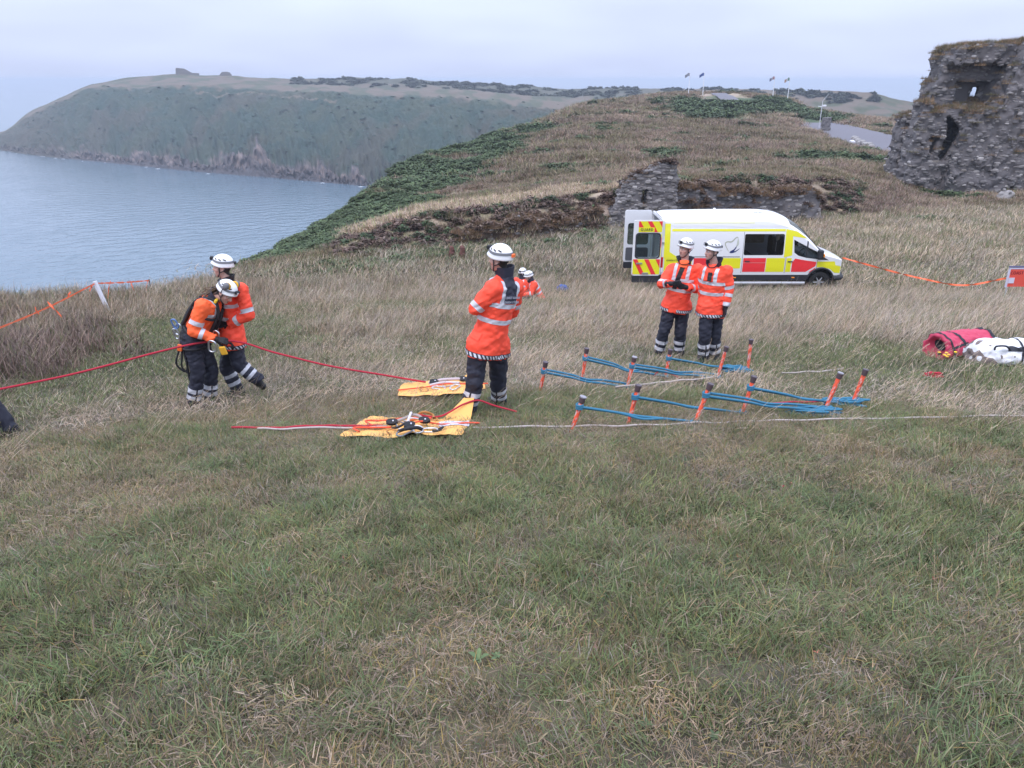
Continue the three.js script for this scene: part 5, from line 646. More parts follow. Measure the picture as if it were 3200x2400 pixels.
// ---------------------------------------------------------------- rescue gear on the meadow
const G3 = (x, z, dy = 0) => [x, groundH(x, z) + dy, z];
const ropeBlue = mat(0.04, 0.18, 0.29, 0.9), ropeRed = mat(0.42, 0.022, 0.045, 0.9), ropeOrange = mat(0.72, 0.1, 0.05, 0.9), ropeWhite = mat(0.46, 0.4, 0.38, 0.9), capM = mat(0.085, 0.055, 0.06, 0.65), capGrey = mat(0.3, 0.29, 0.33, 0.5), worn = mat(1, 1, 1, 0.6, { vertexColors: true });
const PK = { a1: [0.35, -8.95, 0.06, 0.38], a2: [0.93, -9.59, 0.05, 0.45], a3: [1.48, -9.22, 0.07, 0.4], a4: [2.13, -10.0, 0.04, 0.38], a5: [2.83, -9.92, 0.08, 0.44], a6: [3.39, -10.38, 0.0, 0.46], b1: [0.59, -6.99, 0.1, 0.36], b2: [1.2, -7.28, 0.08, 0.42], b3: [1.88, -7.27, 0.13, 0.44], b4: [2.51, -7.71, 0.08, 0.43], b5: [3.46, -7.84, 0.11, 0.46], b6: [3.88, -8.11, 0.09, 0.44] };
const nth = ['first', 'second', 'third', 'fourth', 'fifth', 'sixth'];
function pickP(k, t) { const [x, z, dx, h] = PK[k], b = G3(x, z); return [b[0] + dx * t, b[1] + h * t, b[2]]; }
Object.keys(PK).forEach((k, i) => {
  const [x, z, dx, h] = PK[k], row = k[0] === 'a' ? 'farther' : 'nearer', g = thing('picket_stake', `orange picket stake driven aslant, ${nth[+k[1] - 1]} from the left in the ${row} anchor row`, 'stake', G3(x, z), 0, 'orange anchor pickets'), r = rng(200 + i);
  const sh = rod([-dx * 0.4, -0.14, 0], [dx * 0.9, h * 0.9, 0], 0.019, 0.024, 12), sg = sh.toNonIndexed(), c = [], p = sg.attributes.position; 
  const geo = new THREE.CylinderGeometry(0.024, 0.018, h + 0.14, 12, 24); const q = geo.attributes.position; for (let j = 0; j < q.count; j++) { const n = n3(q.getX(j) * 40 + i * 7, q.getY(j) * 14, q.getZ(j) * 40); c.push(...(n > 0.42 ? [0.62, 0.5, 0.5] : n < -0.62 ? [0.25, 0.06, 0.05] : mix3([0.92, 0.1, 0.045], [0.95, 0.16, 0.07], 0.5 + n * 0.5))); } geo.setAttribute('color', new THREE.Float32BufferAttribute(c, 3));
  const turn = new THREE.Quaternion().setFromUnitVectors(V(0, 1, 0), V(dx, h, 0).normalize()); geo.translate(0, (h + 0.14) / 2 - 0.14, 0); geo.applyQuaternion(turn); part('shaft', geo, worn, g);
  const cap = new THREE.CylinderGeometry(0.033, 0.028, 0.06, 14); cap.translate(0, h + 0.012, 0); const lid = new THREE.CylinderGeometry(0.034, 0.034, 0.012, 14); lid.translate(0, h + 0.048, 0); part('driving_cap', cap.applyQuaternion(turn), capM, g); part('cap_top', lid.applyQuaternion(turn), i % 4 === 2 || k === 'b5' ? capGrey : mat(0.09, 0.07, 0.085, 0.55), g);
  PRESS.push([x, z, 0.16, 0.6]);
});
const ringOn = (c, r, rt, tilt = 0) => { const g = new THREE.TorusGeometry(r, rt, 8, 22); g.rotateX(Math.PI / 2 + tilt); g.translate(...c); return g; };
function tangle(cx, cz, rx, rz, seed, n = 44, up = 0.05) { const r = rng(seed), p = []; let a = 0; for (let k = 0; k < n; k++) { a += 1.6 + r() * 1.4; const q = 0.35 + 0.65 * r(), x = cx + Math.cos(a) * rx * q, z = cz + Math.sin(a) * rz * q; p.push(G3(x, z, up + r() * 0.075)); } return tube(p, 0.0105, n * 7, 6, false); }
function lashing(from, to, label, opt = {}) {
  const g = thing('lashing_rope', label, 'rope', [0, 0, 0], 0, 'blue lashings between the pickets'), A = pickP(from, 0.78), B = pickP(to, opt.t ?? 0.1);
  for (let k = 0; k < 3; k++) part('wrap', ringOn([A[0], A[1] - 0.012 + k * 0.02, A[2]], 0.031, 0.011, 0.1 * k - 0.1), ropeBlue, g);
  const n = opt.n || 2, r = rng(A[0] * 100 | 0); for (let k = 0; k < n; k++) { const o = (k - (n - 1) / 2) * 0.027, sp = opt.splay || 0, e = [B[0] + sp * k * 0.1, B[1] + o, B[2] + (k % 2 ? 0.03 : -0.03)], s = [A[0] + 0.02, A[1] + o * 0.8, A[2] + (k % 2 ? 0.02 : -0.02)]; const m = vmix(s, e, 0.5); m[1] -= 0.012 + 0.02 * k * (opt.sag ?? 0.6); part('strand', tube([s, vmix(vmix(s, e, 0.25), m, 0.3), m, vmix(vmix(s, e, 0.75), m, 0.3), e], 0.0135, 40, 7), ropeBlue, g); }
  for (let k = 0; k < 2; k++) part('wrap', ringOn([B[0], B[1] + k * 0.02, B[2]], 0.03, 0.011, 0.15), ropeBlue, g);
  if (opt.tail) part('slack_coil', tangle(...opt.tail), ropeBlue, g);
}
lashing('a1', 'a3', 'blue rope lashing slung from the leftmost stake of the farther row', { n: 3 });
lashing('a2', 'a4', 'blue rope lashing from the second to the fourth stake of the farther row', { n: 3, splay: 0.3, sag: 1.4 });
lashing('a3', 'a5', 'blue rope lashing leading right from the grey capped stake of the farther row', { n: 3 });
lashing('a4', 'a6', 'blue rope lashing ending in a small tangle at the rightmost farther stake', { n: 2, tail: [3.2, -10.3, 0.26, 0.16, 61, 46] });
lashing('b1', 'b3', 'blue rope lashing from the leftmost stake of the nearer row', { n: 2, sag: 1.6, splay: 0.4 });
lashing('b2', 'b4', 'blue rope lashing from the second to the fourth stake of the nearer row', { n: 2 });
lashing('b3', 'b5', 'blue rope lashing ending in the largest blue tangle on the grass', { n: 3, tail: [3.28, -7.72, 0.36, 0.2, 62, 76, 0.04] });
lashing('b4', 'b6', 'blue rope lashing ending in a tangle at the rightmost stake of the nearer row', { n: 2, tail: [3.82, -8.1, 0.32, 0.17, 63, 56] });
const groundRope = (name, pts, r, m, label, cat = 'rope', dy = 0.06) => { const c = []; for (let i = 0; i < pts.length - 1; i++) for (let k = 0; k < 5; k++) { const t = k / 5, x = lerp(pts[i][0], pts[i + 1][0], t), z = lerp(pts[i][1], pts[i + 1][1], t); c.push(G3(x, z + 0.012 * n2(x * 1.3, z * 2), dy + 0.012 * n2(x * 2, z * 3))); } const l = pts[pts.length - 1]; c.push(G3(l[0], l[1], dy)); for (const p of c) PRESS.push([p[0], p[2] + 0.06, 0.13, 0.7]); return solo(name, tube(c, r, c.length * 6, 7), m, label, cat); };
groundRope('white_rope', [[-0.38, -6.86], [0.58, -6.99], [1.77, -7.08], [2.47, -7.21], [3.85, -7.35], [5.8, -7.49]], 0.0105, ropeWhite, 'long white rope lying along the grass below the nearer stakes', 'rope', 0.075);
groundRope('white_rope', [[1.29, -8.95], [1.87, -9.26], [2.77, -9.71]], 0.011, ropeWhite, 'short white rope lying between the two rows of stakes', 'rope', 0.09);
groundRope('white_rope', [[3.7, -9.88], [4.3, -10.1], [4.75, -10.36]], 0.011, ropeWhite, 'white rope end on the grass right of the farther stakes', 'rope', 0.1);
groundRope('red_rope', [[2.75, -8.02], [2.99, -8.06], [3.54, -8.16], [3.85, -8.2]], 0.01, ropeRed, 'thin red cord on the grass behind the big blue tangle', 'rope', 0.09);
solo('red_rope', tangle(5.74, -9.78, 0.16, 0.09, 66, 26, 0.07), ropeRed, 'small red rope coil lying in the grass before the bags', 'rope'); PRESS.push([5.74, -9.7, 0.3, 0.4]);
solo('red_rope', tube([G3(1.95, -9.9, 0.06), G3(2.02, -9.85, 0.14), G3(2.15, -9.8, 0.12), G3(2.3, -9.75, 0.05)], 0.009, 30, 6), ropeRed, 'bent red cord end behind the farther stakes', 'rope');

// yellow rope mats
function sheet(pts, h, cell = 0.05) { const s = new THREE.Shape(pts.flatMap((p, i) => { const a = pts[(i + pts.length - 1) % pts.length], b = pts[(i + 1) % pts.length], k = 0.14; return [[lerp(p[0], a[0], k), lerp(p[1], a[1], k)], p.map((e, j) => lerp(e, (a[j] + b[j]) / 2, 0.05)), [lerp(p[0], b[0], k), lerp(p[1], b[1], k)]].map(q => new THREE.Vector2(...q)); })), g = new THREE.ShapeGeometry(s), P = g.attributes.position, I = g.index.array, v = [], cut = (poly, ax, lim, sg) => { const o = []; for (let k = 0; k < poly.length; k++) { const A = poly[k], B = poly[(k + 1) % poly.length], a = sg * (A[ax] - lim), b = sg * (B[ax] - lim); if (a >= 0) o.push(A); if ((a >= 0) !== (b >= 0)) { const t = a / (a - b); o.push([lerp(A[0], B[0], t), lerp(A[1], B[1], t)]); } } return o; };
  for (let t = 0; t < I.length; t += 3) { const tri = [0, 1, 2].map(k => [P.getX(I[t + k]), P.getY(I[t + k])]), us = tri.map(p => p[0]), vs = tri.map(p => p[1]); for (let a = Math.floor(Math.min(...us) / cell); a * cell < Math.max(...us); a++) { const q = cut(cut(tri, 0, a * cell, 1), 0, (a + 1) * cell, -1); if (q.length < 3) continue; for (let b = Math.floor(Math.min(...vs) / cell); b * cell < Math.max(...vs); b++) { const r = cut(cut(q, 1, b * cell, 1), 1, (b + 1) * cell, -1); for (let k = 1; k < r.length - 1; k++) for (const p of [r[0], r[k], r[k + 1]]) v.push(p[0], h(p[0], p[1]), p[1]); } } }
  const gg = new THREE.BufferGeometry(); gg.setAttribute('position', new THREE.Float32BufferAttribute(v, 3)); const m = mergeVertices(gg, 1e-4); m.computeVertexNormals(); return m; }
const matY = mat(0.84, 0.44, 0.12, 0.75);
const crumple = (x, z) => 0.012 * n2(x * 3.1, z * 2.2) + 0.005 * n2(x * 9, z * 7) + 0.01 * Math.abs(n2(x * 2 + z * 5, 3));
const h1 = (x, z) => groundH(x, z) + 0.075 + crumple(x, z) + 0.2 * smooth(0.42, 0.0, Math.hypot(x + 0.42, (z + 7.68) * 0.75)) + 0.03 * Math.exp(-(((x + 0.95) / 0.1) ** 2)), h2 = (x, z) => groundH(x, z) + 0.1 + crumple(x + 4, z) + 0.12 * smooth(0.35, 0, Math.hypot(x + 0.4, z + 9.6));
const m1 = solo('rope_mat', sheet([[-1.69, -6.8], [-1.62, -7.2], [-1.53, -7.6], [-1.15, -7.42], [-0.72, -7.3], [-0.42, -7.72], [-0.4, -7.5], [-0.47, -6.58], [-0.62, -6.62], [-0.85, -6.64], [-1.08, -6.54], [-1.25, -6.64], [-1.45, -6.72]], h1, 0.045), matY, 'yellow rope mat with one corner lifted, nearest the camera', 'mat'); part('paper_pocket', sheet([[-0.74, -7.12], [-0.44, -7.16], [-0.42, -6.94], [-0.73, -6.92]], (x, z) => h1(x, z) + 0.006), mat(0.62, 0.63, 0.72, 0.35), m1);
solo('rope_mat', sheet([[-1.37, -8.48], [-1.43, -9.3], [-0.7, -9.45], [-0.42, -9.66], [-0.32, -8.8], [-0.6, -8.42], [-1.0, -8.46]], h2, 0.045), matY, 'yellow rope mat farther off behind the folded arms figure', 'mat');
for (const [x, z, r] of [[-1.3, -7.0, 0.45], [-0.9, -6.95, 0.45], [-0.6, -7.0, 0.42], [-1.1, -8.9, 0.5], [-0.7, -9, 0.5], [-0.5, -7.4, 0.25], [-1.4, -7.3, 0.2]]) PRESS.push([x, z, r, 0.35]);
const metals = [M.silver, mat(0.25, 0.26, 0.3, 0.4, { metalness: 0.5 }), M.orangeStuff, mat(0.45, 0.2, 0.05, 0.5)];
function biner(x, z, h, yaw, w, l, m, label) { const g = tube([[-w, 0, -l], [-w * 1.1, 0.003, 0], [-w * 0.75, 0, l], [w * 0.8, 0.004, l * 0.95], [w, 0, -l * 0.6], [0, 0.002, -l * 1.12]], 0.0085, 36, 7, true); g.rotateY(yaw); g.translate(x, h(x, z) + 0.014, z); return solo('carabiner', g, m, label, 'carabiner', 'rope hardware on the mats'); }
function pulley(x, z, h, yaw, label) { const g = thing('pulley', label, 'pulley', [x, h(x, z) + 0.055, z], yaw, 'rope hardware on the mats'); g.rotation.order = 'YXZ'; g.rotation.x = 0.5; g.scale.setScalar(0.62); for (const y of [0, 0.042]) { part('side_plate', new THREE.CylinderGeometry(1, 1, 0.008, 24).scale(0.095, 1, 0.055).translate(0, y, 0), M.black, g); } part('sheave', new THREE.CylinderGeometry(0.036, 0.036, 0.036, 18).translate(0.02, 0.024, 0), mat(0.09, 0.09, 0.1, 0.4), g); part('axle', new THREE.CylinderGeometry(0.013, 0.013, 0.066, 12).translate(0.02, 0.026, 0), M.reflect, g); }
pulley(-1.2, -7.02, h1, 0.1, 'black pulley at the left of the nearer mat'); pulley(-0.86, -6.92, h1, -0.2, 'black pulley in the middle of the nearer mat'); pulley(-0.98, -6.68, h1, 0.7, 'black pulley at the front edge of the nearer mat'); pulley(-0.98, -9.0, h2, 0.3, 'black pulley on the farther mat'); pulley(-0.62, -9.1, h2, -0.1, 'black pulley by the right end of the farther mat');
[[-1.1, -6.98, 0.3, 0], [-1.0, -7.08, 1.2, 0], [-0.98, -7.22, 2, 2], [-0.84, -7.24, 0.8, 3], [-0.9, -6.7, 0.2, 0], [-0.8, -6.76, 1.5, 0], [-1.02, -6.6, 2.4, 1], [-1.14, -6.74, 0.6, 3]].forEach(([x, z, a, k], i) => biner(x, z, h1, a, 0.04, 0.075, metals[k], 'metal carabiner among the tackle on the nearer mat'));
[[-1.08, -8.75, 0.4, 3], [-0.9, -8.8, 1.1, 0], [-0.78, -8.95, 1.9, 0], [-0.86, -9.2, 0.2, 1], [-0.7, -8.75, 2.6, 0], [-0.95, -9.15, 0.9, 0]].forEach(([x, z, a, k], i) => biner(x, z, h2, a, 0.04, 0.075, metals[k], 'metal carabiner among the tackle on the farther mat'));
const onMat = (pts, h, r, m, label, name = 'sling') => solo(name, tube(pts.map(([x, z, d = 0]) => [x, h(x, z) + 0.02 + d, z]), r, pts.length * 10, 7), m, label, name === 'sling' ? 'sling' : 'rope');
onMat([[-1.18, -6.9, 0.01], [-1.1, -6.84, 0.04], [-1.02, -6.88, 0.05], [-0.96, -6.8, 0.02]], h1, 0.012, M.black, 'black webbing strap across the middle of the nearer mat'); onMat([[-0.98, -7.3, 0.01], [-0.9, -7.24, 0.05], [-0.82, -7.28, 0.03], [-0.8, -7.2, 0.01]], h1, 0.013, mat(0.4, 0.18, 0.05, 0.7), 'brown leather sling at the back of the nearer mat'); onMat([[-1.24, -7.05, 0.01], [-1.1, -7.05, 0.05], [-0.95, -7.0, 0.06], [-0.86, -6.96, 0.03]], h1, 0.016, mat(0.34, 0.3, 0.29, 0.8), 'pale rope bundle across the nearer mat'); onMat([[-1.02, -7.1, 0.05], [-1.0, -6.98, 0.1], [-1.03, -6.86, 0.03]], h1, 0.013, mat(0.65, 0.62, 0.66, 0.7), 'short white sling standing up from the nearer mat'); onMat([[-1.08, -6.66, 0.01], [-1.0, -6.56, 0.04], [-0.9, -6.62, 0.03], [-0.86, -6.7, 0.01]], h1, 0.017, M.black, 'black sling along the front edge of the nearer mat'); onMat([[-0.72, -6.78, 0.0], [-0.66, -6.72, 0.03], [-0.7, -6.66, 0.02], [-0.76, -6.7, 0.0]], h1, 0.01, M.black, 'small black cord loop right of the tackle on the nearer mat');
onMat([[-1.4, -7.05], [-1.5, -7.2, 0.03], [-1.35, -7.25, 0.02], [-1.0, -7.18, 0.01], [-0.82, -7.16, 0.01]], h1, 0.009, ropeOrange, 'orange red cord looped over the left end of the nearer mat', 'red_rope'); onMat([[-1.5, -6.86], [-1.58, -6.98, 0.02], [-1.4, -6.98, 0.01], [-1.2, -6.94, 0.01]], h1, 0.009, ropeOrange, 'orange red cord over the front left of the nearer mat', 'red_rope'); onMat([[-1.0, -6.85, 0.02], [-0.9, -6.88, 0.03], [-0.7, -6.98], [-0.45, -7.0], [-0.32, -7.0]], h1, 0.009, ropeOrange, 'orange red cord running right over the paper pocket', 'red_rope'); onMat([[-0.95, -7.2, 0.02], [-0.75, -7.26, 0.02], [-0.5, -7.42, 0.0], [-0.36, -7.48, 0.0], [-0.2, -7.5, 0.01], [0.05, -7.48, 0]], h1, 0.01, ropeRed, 'dark red rope leaving the nearer mat under its lifted corner', 'red_rope');
onMat([[-1.4, -8.78], [-1.2, -8.84], [-1.0, -8.88, 0.02], [-0.8, -8.86, 0.03], [-0.5, -8.95, 0.01], [-0.3, -8.98]], h2, 0.009, ropeOrange, 'orange red cord along the farther mat', 'red_rope'); onMat([[-1.05, -9.05, 0.02], [-0.9, -9.02, 0.05], [-0.7, -9.08, 0.05], [-0.55, -9.15, 0.02]], h2, 0.02, mat(0.5, 0.42, 0.44, 0.8), 'pale pink rope bundle across the farther mat'); onMat([[-1.02, -8.92, 0.02], [-0.85, -8.9, 0.04], [-0.65, -8.86, 0.03]], h2, 0.016, mat(0.55, 0.5, 0.53, 0.8), 'grey white sling across the farther mat');
groundRope('red_rope', [[-2.9, -7.24], [-2.2, -7.18], [-1.73, -7.1], [-1.3, -7.06]], 0.012, ropeRed, 'red rope running in from the left to the nearer mat', 'rope', 0.1); groundRope('white_rope', [[-2.6, -7.16], [-2.2, -7.1], [-1.73, -7.03], [-1.25, -7.0]], 0.011, ropeWhite, 'white rope alongside the red one left of the nearer mat', 'rope', 0.1);
// the tight red line: from past the picture's edge to her hands, and on to the farther mat
{ const hp = vadd(vmix(bent.J.wrR, bent.J.wrL, 0.45), [0.08, 0.0, 0.02]), hx = [bent.g.position.x + hp[0], bent.g.position.y + hp[1], bent.g.position.z + hp[2]], end = [-1.1, h2(-1.1, -9.15) + 0.03, -9.15], st = [-6.6, groundH(-6.6, -6.9) + 0.5, -6.9];
  const m2 = vmix(hx, end, 0.5); m2[1] -= 0.05; const m0 = vmix(st, hx, 0.5); m0[1] -= 0.03; solo('tight_red_rope', tube([st, m0, hx, vmix(hx, m2, 0.5), m2, vmix(m2, end, 0.6), end], 0.0125, 120, 8), ropeRed, 'taut red rope held by the bending person', 'rope'); }

// bags
function bag(x, z, len, hgt, wid, yaw, m, label, opt) {
  const g = thing('kit_bag', label, 'bag', G3(x, z), yaw), L = len / 2, sdf = (a, b, c) => { const w = wid * (0.86 + 0.14 * Math.cos(a / L * 1.3)), e = Math.hypot(Math.max(0, b - hgt * 0.34) / (hgt * 0.62), c / w, Math.min(0, b - hgt * 0.34) / (hgt * 0.42)); let d = (e - 1) * Math.min(hgt * 0.5, w); d = smax(d, Math.abs(a) - L * (1 - 0.12 * (b / hgt)), 0.09); d = smax(d, -b - 0.02, 0.03); d -= 0.018 * n3(a * 5, b * 6, c * 5 + opt.seed) + 0.009 * n3(a * 13, b * 11 + opt.seed, c * 13); if (opt.mouth) { const k = ell(a, b, c, [-L * 1.02, hgt * 0.42, 0], [0.2, hgt * 0.42, wid * 0.72]); d = smax(d, -k, 0.02); } return d; };
  const geo = nets(sdf, [-L - 0.1, -0.06, -wid - 0.1], [L + 0.1, hgt + 0.12, wid + 0.1], 0.02), b = part('bag_body', geo, m, g); opt.trim.forEach(t => part(t.name, clipMesh(geo, t.cons, t.lift ?? 0.007), t.m, b)); PRESS.push([x - 0.2, z, 0.5, 0.3], [x + 0.25, z, 0.5, 0.3]); return g; }
const bagRed = mat(0.5, 0.045, 0.1, 0.65), webD = mat(0.02, 0.022, 0.032, 0.8), fx = (x, y, z) => x, fy = (x, y, z) => y, fz = (x, y, z) => z;
bag(7.3, -11.9, 1.12, 0.44, 0.3, 0.28, bagRed, 'open red kit bag lying on its side in the grass', { seed: 2, mouth: true, trim: [{ name: 'webbing', m: webD, cons: [{ f: (x, y, z) => x + 0.35 * y, lo: -0.09, hi: -0.045 }] }, { name: 'webbing', m: webD, cons: [{ f: (x, y, z) => x + 0.3 * y, lo: -0.34, hi: -0.3 }] }, { name: 'webbing', m: webD, cons: [{ f: (x, y, z) => y - 0.25 * x, lo: 0.33, hi: 0.36 }, { f: fx, lo: -0.4, hi: -0.12 }, { f: fz, lo: 0 }] }, { name: 'webbing', m: webD, cons: [{ f: (x, y, z) => y - 0.25 * x, lo: 0.17, hi: 0.2 }, { f: fx, lo: -0.42, hi: -0.1 }, { f: fz, lo: 0 }] }, { name: 'dark_base', m: webD, cons: [{ f: fx, lo: 0.4 }] }] });
{ const wb = bag(7.55, -11.15, 1.1, 0.4, 0.27, 0.05, mat(0.75, 0.76, 0.8, 0.55), 'white kit bag with black straps lying in front of the red bag', { seed: 9, trim: [{ name: 'webbing', m: webD, cons: [{ f: (x, y, z) => x - 0.15 * y, lo: 0.06, hi: 0.1 }] }, { name: 'webbing', m: webD, cons: [{ f: (x, y, z) => y + 0.04 * x, lo: 0.27, hi: 0.325 }, { f: fx, lo: -0.12, hi: 0.44 }, { f: fz, lo: 0 }] }, { name: 'dark_base', m: webD, cons: [{ f: fx, lo: 0.46 }] }, { name: 'mud_stain', m: mat(0.2, 0.16, 0.15, 0.9), lift: 0.002, cons: [{ f: (x, y, z) => n3(x * 6, y * 8, z * 6) - 3.2 * (y - 0.12) - 1.8 * (x + 0.28), lo: 0.1 }] }] });
  part('carry_handle', tube([[-0.32, 0.3, 0.2], [-0.34, 0.36, 0.24], [-0.2, 0.37, 0.26], [-0.1, 0.3, 0.24]], 0.014, 24, 7), webD, wb);
  const fl = thing('yellow_flower', 'yellow ragwort flowers by the mouth of the white bag', 'flower', G3(6.68, -11.2)); for (let k = 0; k < 7; k++) { const a = k * 1.3, x = Math.cos(a) * 0.07 * (k % 3), z = Math.sin(a) * 0.05, y = 0.14 + 0.03 * (k % 3); part('stem', rod([x * 0.4, 0, z * 0.4], [x, y, z], 0.004, 0.003, 5), mat(0.1, 0.14, 0.05), fl); part('bloom', new THREE.SphereGeometry(0.026, 8, 6).scale(1, 0.45, 1).translate(x, y, z), mat(0.8, 0.5, 0.02, 0.7), fl); } }
{ const g = thing('blue_bag', 'small blue bag half sunk in the long grass beyond the crouching pair', 'bag', G3(1.59, -23.6, -0.08)); g.scale.setScalar(0.8); const s = nets((x, y, z) => smax(ell(x, y, z, [0, 0.32, 0], [0.24, 0.2, 0.18]) - 0.03 * n3(x * 7, y * 7, z * 7), -y - 0.01, 0.02), [-0.4, -0.05, -0.35], [0.4, 0.65, 0.35], 0.025); part('bag_body', s, mat(0.05, 0.09, 0.27, 0.7), g); part('strap', clipMesh(s, [{ f: (x, y, z) => x + y * 0.5, lo: 0.06, hi: 0.1 }], 0.008), webD, g); part('lower_pack', box(0.34, 0.34, 0.26, 0, 0.15, 0, 0.06), webD, g); }
// sign and tape
{ const x = 14.1, z = -21.5, g = thing('warning_sign', 'orange red warning board in a white frame at the picture edge', 'sign', G3(x + 0.45, z)), yb = -3.62 - g.position.y, yt = -3.07 - g.position.y; part('panel', box(0.84, yt - yb - 0.04, 0.02, 0, (yt + yb) / 2, 0), mat(0.75, 0.09, 0.06, 0.6), g); part('frame', [box(0.05, yt - yb, 0.035, -0.44, (yt + yb) / 2, 0), box(0.05, yt - yb, 0.035, 0.44, (yt + yb) / 2, 0), box(0.93, 0.045, 0.036, 0, yt, 0)], mat(0.62, 0.6, 0.72, 0.5), g); part('top_rail', box(0.94, 0.035, 0.05, 0, yt + 0.045, 0), mat(0.1, 0.1, 0.2, 0.6), g); part('white_square', box(0.16, 0.16, 0.01, -0.33, yb + 0.2, 0.017), mat(0.66, 0.64, 0.75, 0.5), g); const t = lettering('COAST GUARD', 0.085); t.translate(0.0, yt - 0.13, 0.013); part('lettering', t, mat(0.22, 0.01, 0.02, 0.7), g); for (const s of [-0.4, 0.4]) part('leg', rod([s, -0.06, 0], [s, yb + 0.02, 0], 0.02), mat(0.5, 0.5, 0.52, 0.5), g); }
function ribbon(pts, w, twist, n = 80) { const c = new THREE.CatmullRomCurve3(pts.map(p => V(...p)), false, 'centripetal').getPoints(n), v = [], ix = []; c.forEach((p, i) => { const a = twist * n2(i * 0.09, 5) + 0.25 * n2(i * 0.4, 2), u = Math.cos(a) * w / 2, s = Math.sin(a) * w / 2; v.push(p.x, p.y - u, p.z - s, p.x, p.y + u, p.z + s); if (i) { const b = i * 2; ix.push(b - 2, b, b - 1, b - 1, b, b + 1); } }); return polyMesh(v, ix); }
const tapeM = mat(0.9, 0.16, 0.06, 0.6);
solo('barrier_tape', ribbon([[10.62, -3.42, -24.5], [11.6, -3.6, -23.7], [12.47, -3.73, -23], [13.3, -3.74, -22.2], [14.1, -3.36, -21.52]], 0.055, 1.4, 110), tapeM, 'orange barrier tape strung from the van nose to the warning board', 'tape');
{ const b = G3(-9.39, -17.33), top = [b[0] - 0.2, b[1] + 0.8, b[2]], post = solo('white_post', rod([b[0] + 0.05, b[1] - 0.2, b[2]], top, 0.05, 0.048, 14), mat(0.72, 0.72, 0.78, 0.5), 'leaning white post carrying orange tape at the cliff top', 'post');
  const p2 = [-8.75, groundH(-8.75, -11.8), -11.8], t2 = [p2[0], p2[1] + 0.36, p2[2]]; solo('white_post', rod([p2[0], p2[1] - 0.2, p2[2]], t2, 0.042, 0.04, 14), mat(0.72, 0.72, 0.78, 0.5), 'white tape post standing just outside the left edge', 'post');
  const mid = vmix(top, t2, 0.5); mid[1] -= 0.1; const left = thing('barrier_tape', 'orange tape running left from the leaning white post', 'tape'); part('ribbon', ribbon([vadd(t2, [0, -0.05, 0]), mid, vadd(top, [0, -0.05, 0])], 0.038, 1.2, 100), tapeM, left);
  const streamer = (a, d, n) => part('streamer', ribbon([a, vadd(a, [d[0] * 0.5, d[1] * 0.4, 0.02]), vadd(a, d)], 0.055, 0.8, 20), tapeM, n); streamer(vmix(top, t2, 0.46), [0.22, -0.3, 0], left); streamer(vmix(top, t2, 0.56), [0.05, -0.12, 0], left); streamer(vadd(top, [0, -0.03, 0.03]), [-0.12, -0.18, 0.05], left); streamer(vmix(top, t2, 0.25), [-0.1, -0.15, 0], left);
  const right = thing('barrier_tape', 'torn orange tape fluttering right of the leaning white post', 'tape'), e = [-10.1, groundH(-10.1, -21) + 0.42, -21]; const M1 = vmix(top, e, 0.5); M1[1] -= 0.04; part('ribbon', ribbon([vadd(top, [0, -0.05, 0]), M1, e], 0.04, 1.4, 80), tapeM, right); streamer(vmix(top, e, 0.25), [-0.12, -0.42, 0.05], right); streamer(vmix(top, e, 0.6), [0.12, -0.5, 0.05], right); streamer(vmix(top, e, 0.97), [-0.1, -0.4, 0.02], right);
  const eb = G3(e[0], e[2]); solo('tape_stake', rod([eb[0], eb[1] - 0.15, eb[2]], [e[0], e[1] + 0.04, e[2]], 0.018, 0.016, 8), mat(0.12, 0.1, 0.09, 0.7), 'thin dark stake holding the far end of the torn tape', 'post'); }
// ---------------------------------------------------------------- ruins, road and small things on the hill
const sd2 = poly => (x, y) => { let d = 1e9, s = 1; for (let i = 0, j = poly.length - 1; i < poly.length; j = i++) { const [ax, ay] = poly[i], [bx, by] = poly[j], ex = bx - ax, ey = by - ay, wx = x - ax, wy = y - ay, t = clamp((wx * ex + wy * ey) / (ex * ex + ey * ey)); d = Math.min(d, (wx - ex * t) ** 2 + (wy - ey * t) ** 2); const c1 = y >= ay, c2 = y < by, c3 = ex * wy > ey * wx; if ((c1 && c2 && c3) || (!c1 && !c2 && !c3)) s = -s; } return s * Math.sqrt(d); };
const slabSDF = (f2, z0, z1) => (x, y, z) => { const d = f2(x, y), e = Math.max(z0 - z, z - z1); return Math.max(d, e) < 0 ? Math.max(d, e) : Math.hypot(Math.max(d, 0), Math.max(e, 0)); };
const stoneTones = [[0.18, 0.17, 0.17], [0.225, 0.212, 0.21], [0.15, 0.142, 0.146], [0.29, 0.275, 0.27], [0.2, 0.18, 0.165], [0.4, 0.38, 0.37], [0.12, 0.114, 0.118]].map(c => mat(...c, 0.95));
const stoneGeo = Array.from({ length: 8 }, (_, i) => { const r = rng(300 + i), g = new THREE.IcosahedronGeometry(0.5, 1), p = g.attributes.position; for (let j = 0; j < p.count; j++) { let v = V(p.getX(j), p.getY(j), p.getZ(j)); const m = Math.max(Math.abs(v.x), Math.abs(v.y), Math.abs(v.z)); v.multiplyScalar(lerp(1, 0.5 / m, 0.85)); v.multiplyScalar(1 + 0.12 * n3(v.x * 3 + i * 5, v.y * 3, v.z * 3)); p.setXYZ(j, v.x, v.y, v.z); } g.computeVertexNormals(); return g; });
const mortar = mat(0.125, 0.116, 0.12, 0.95);
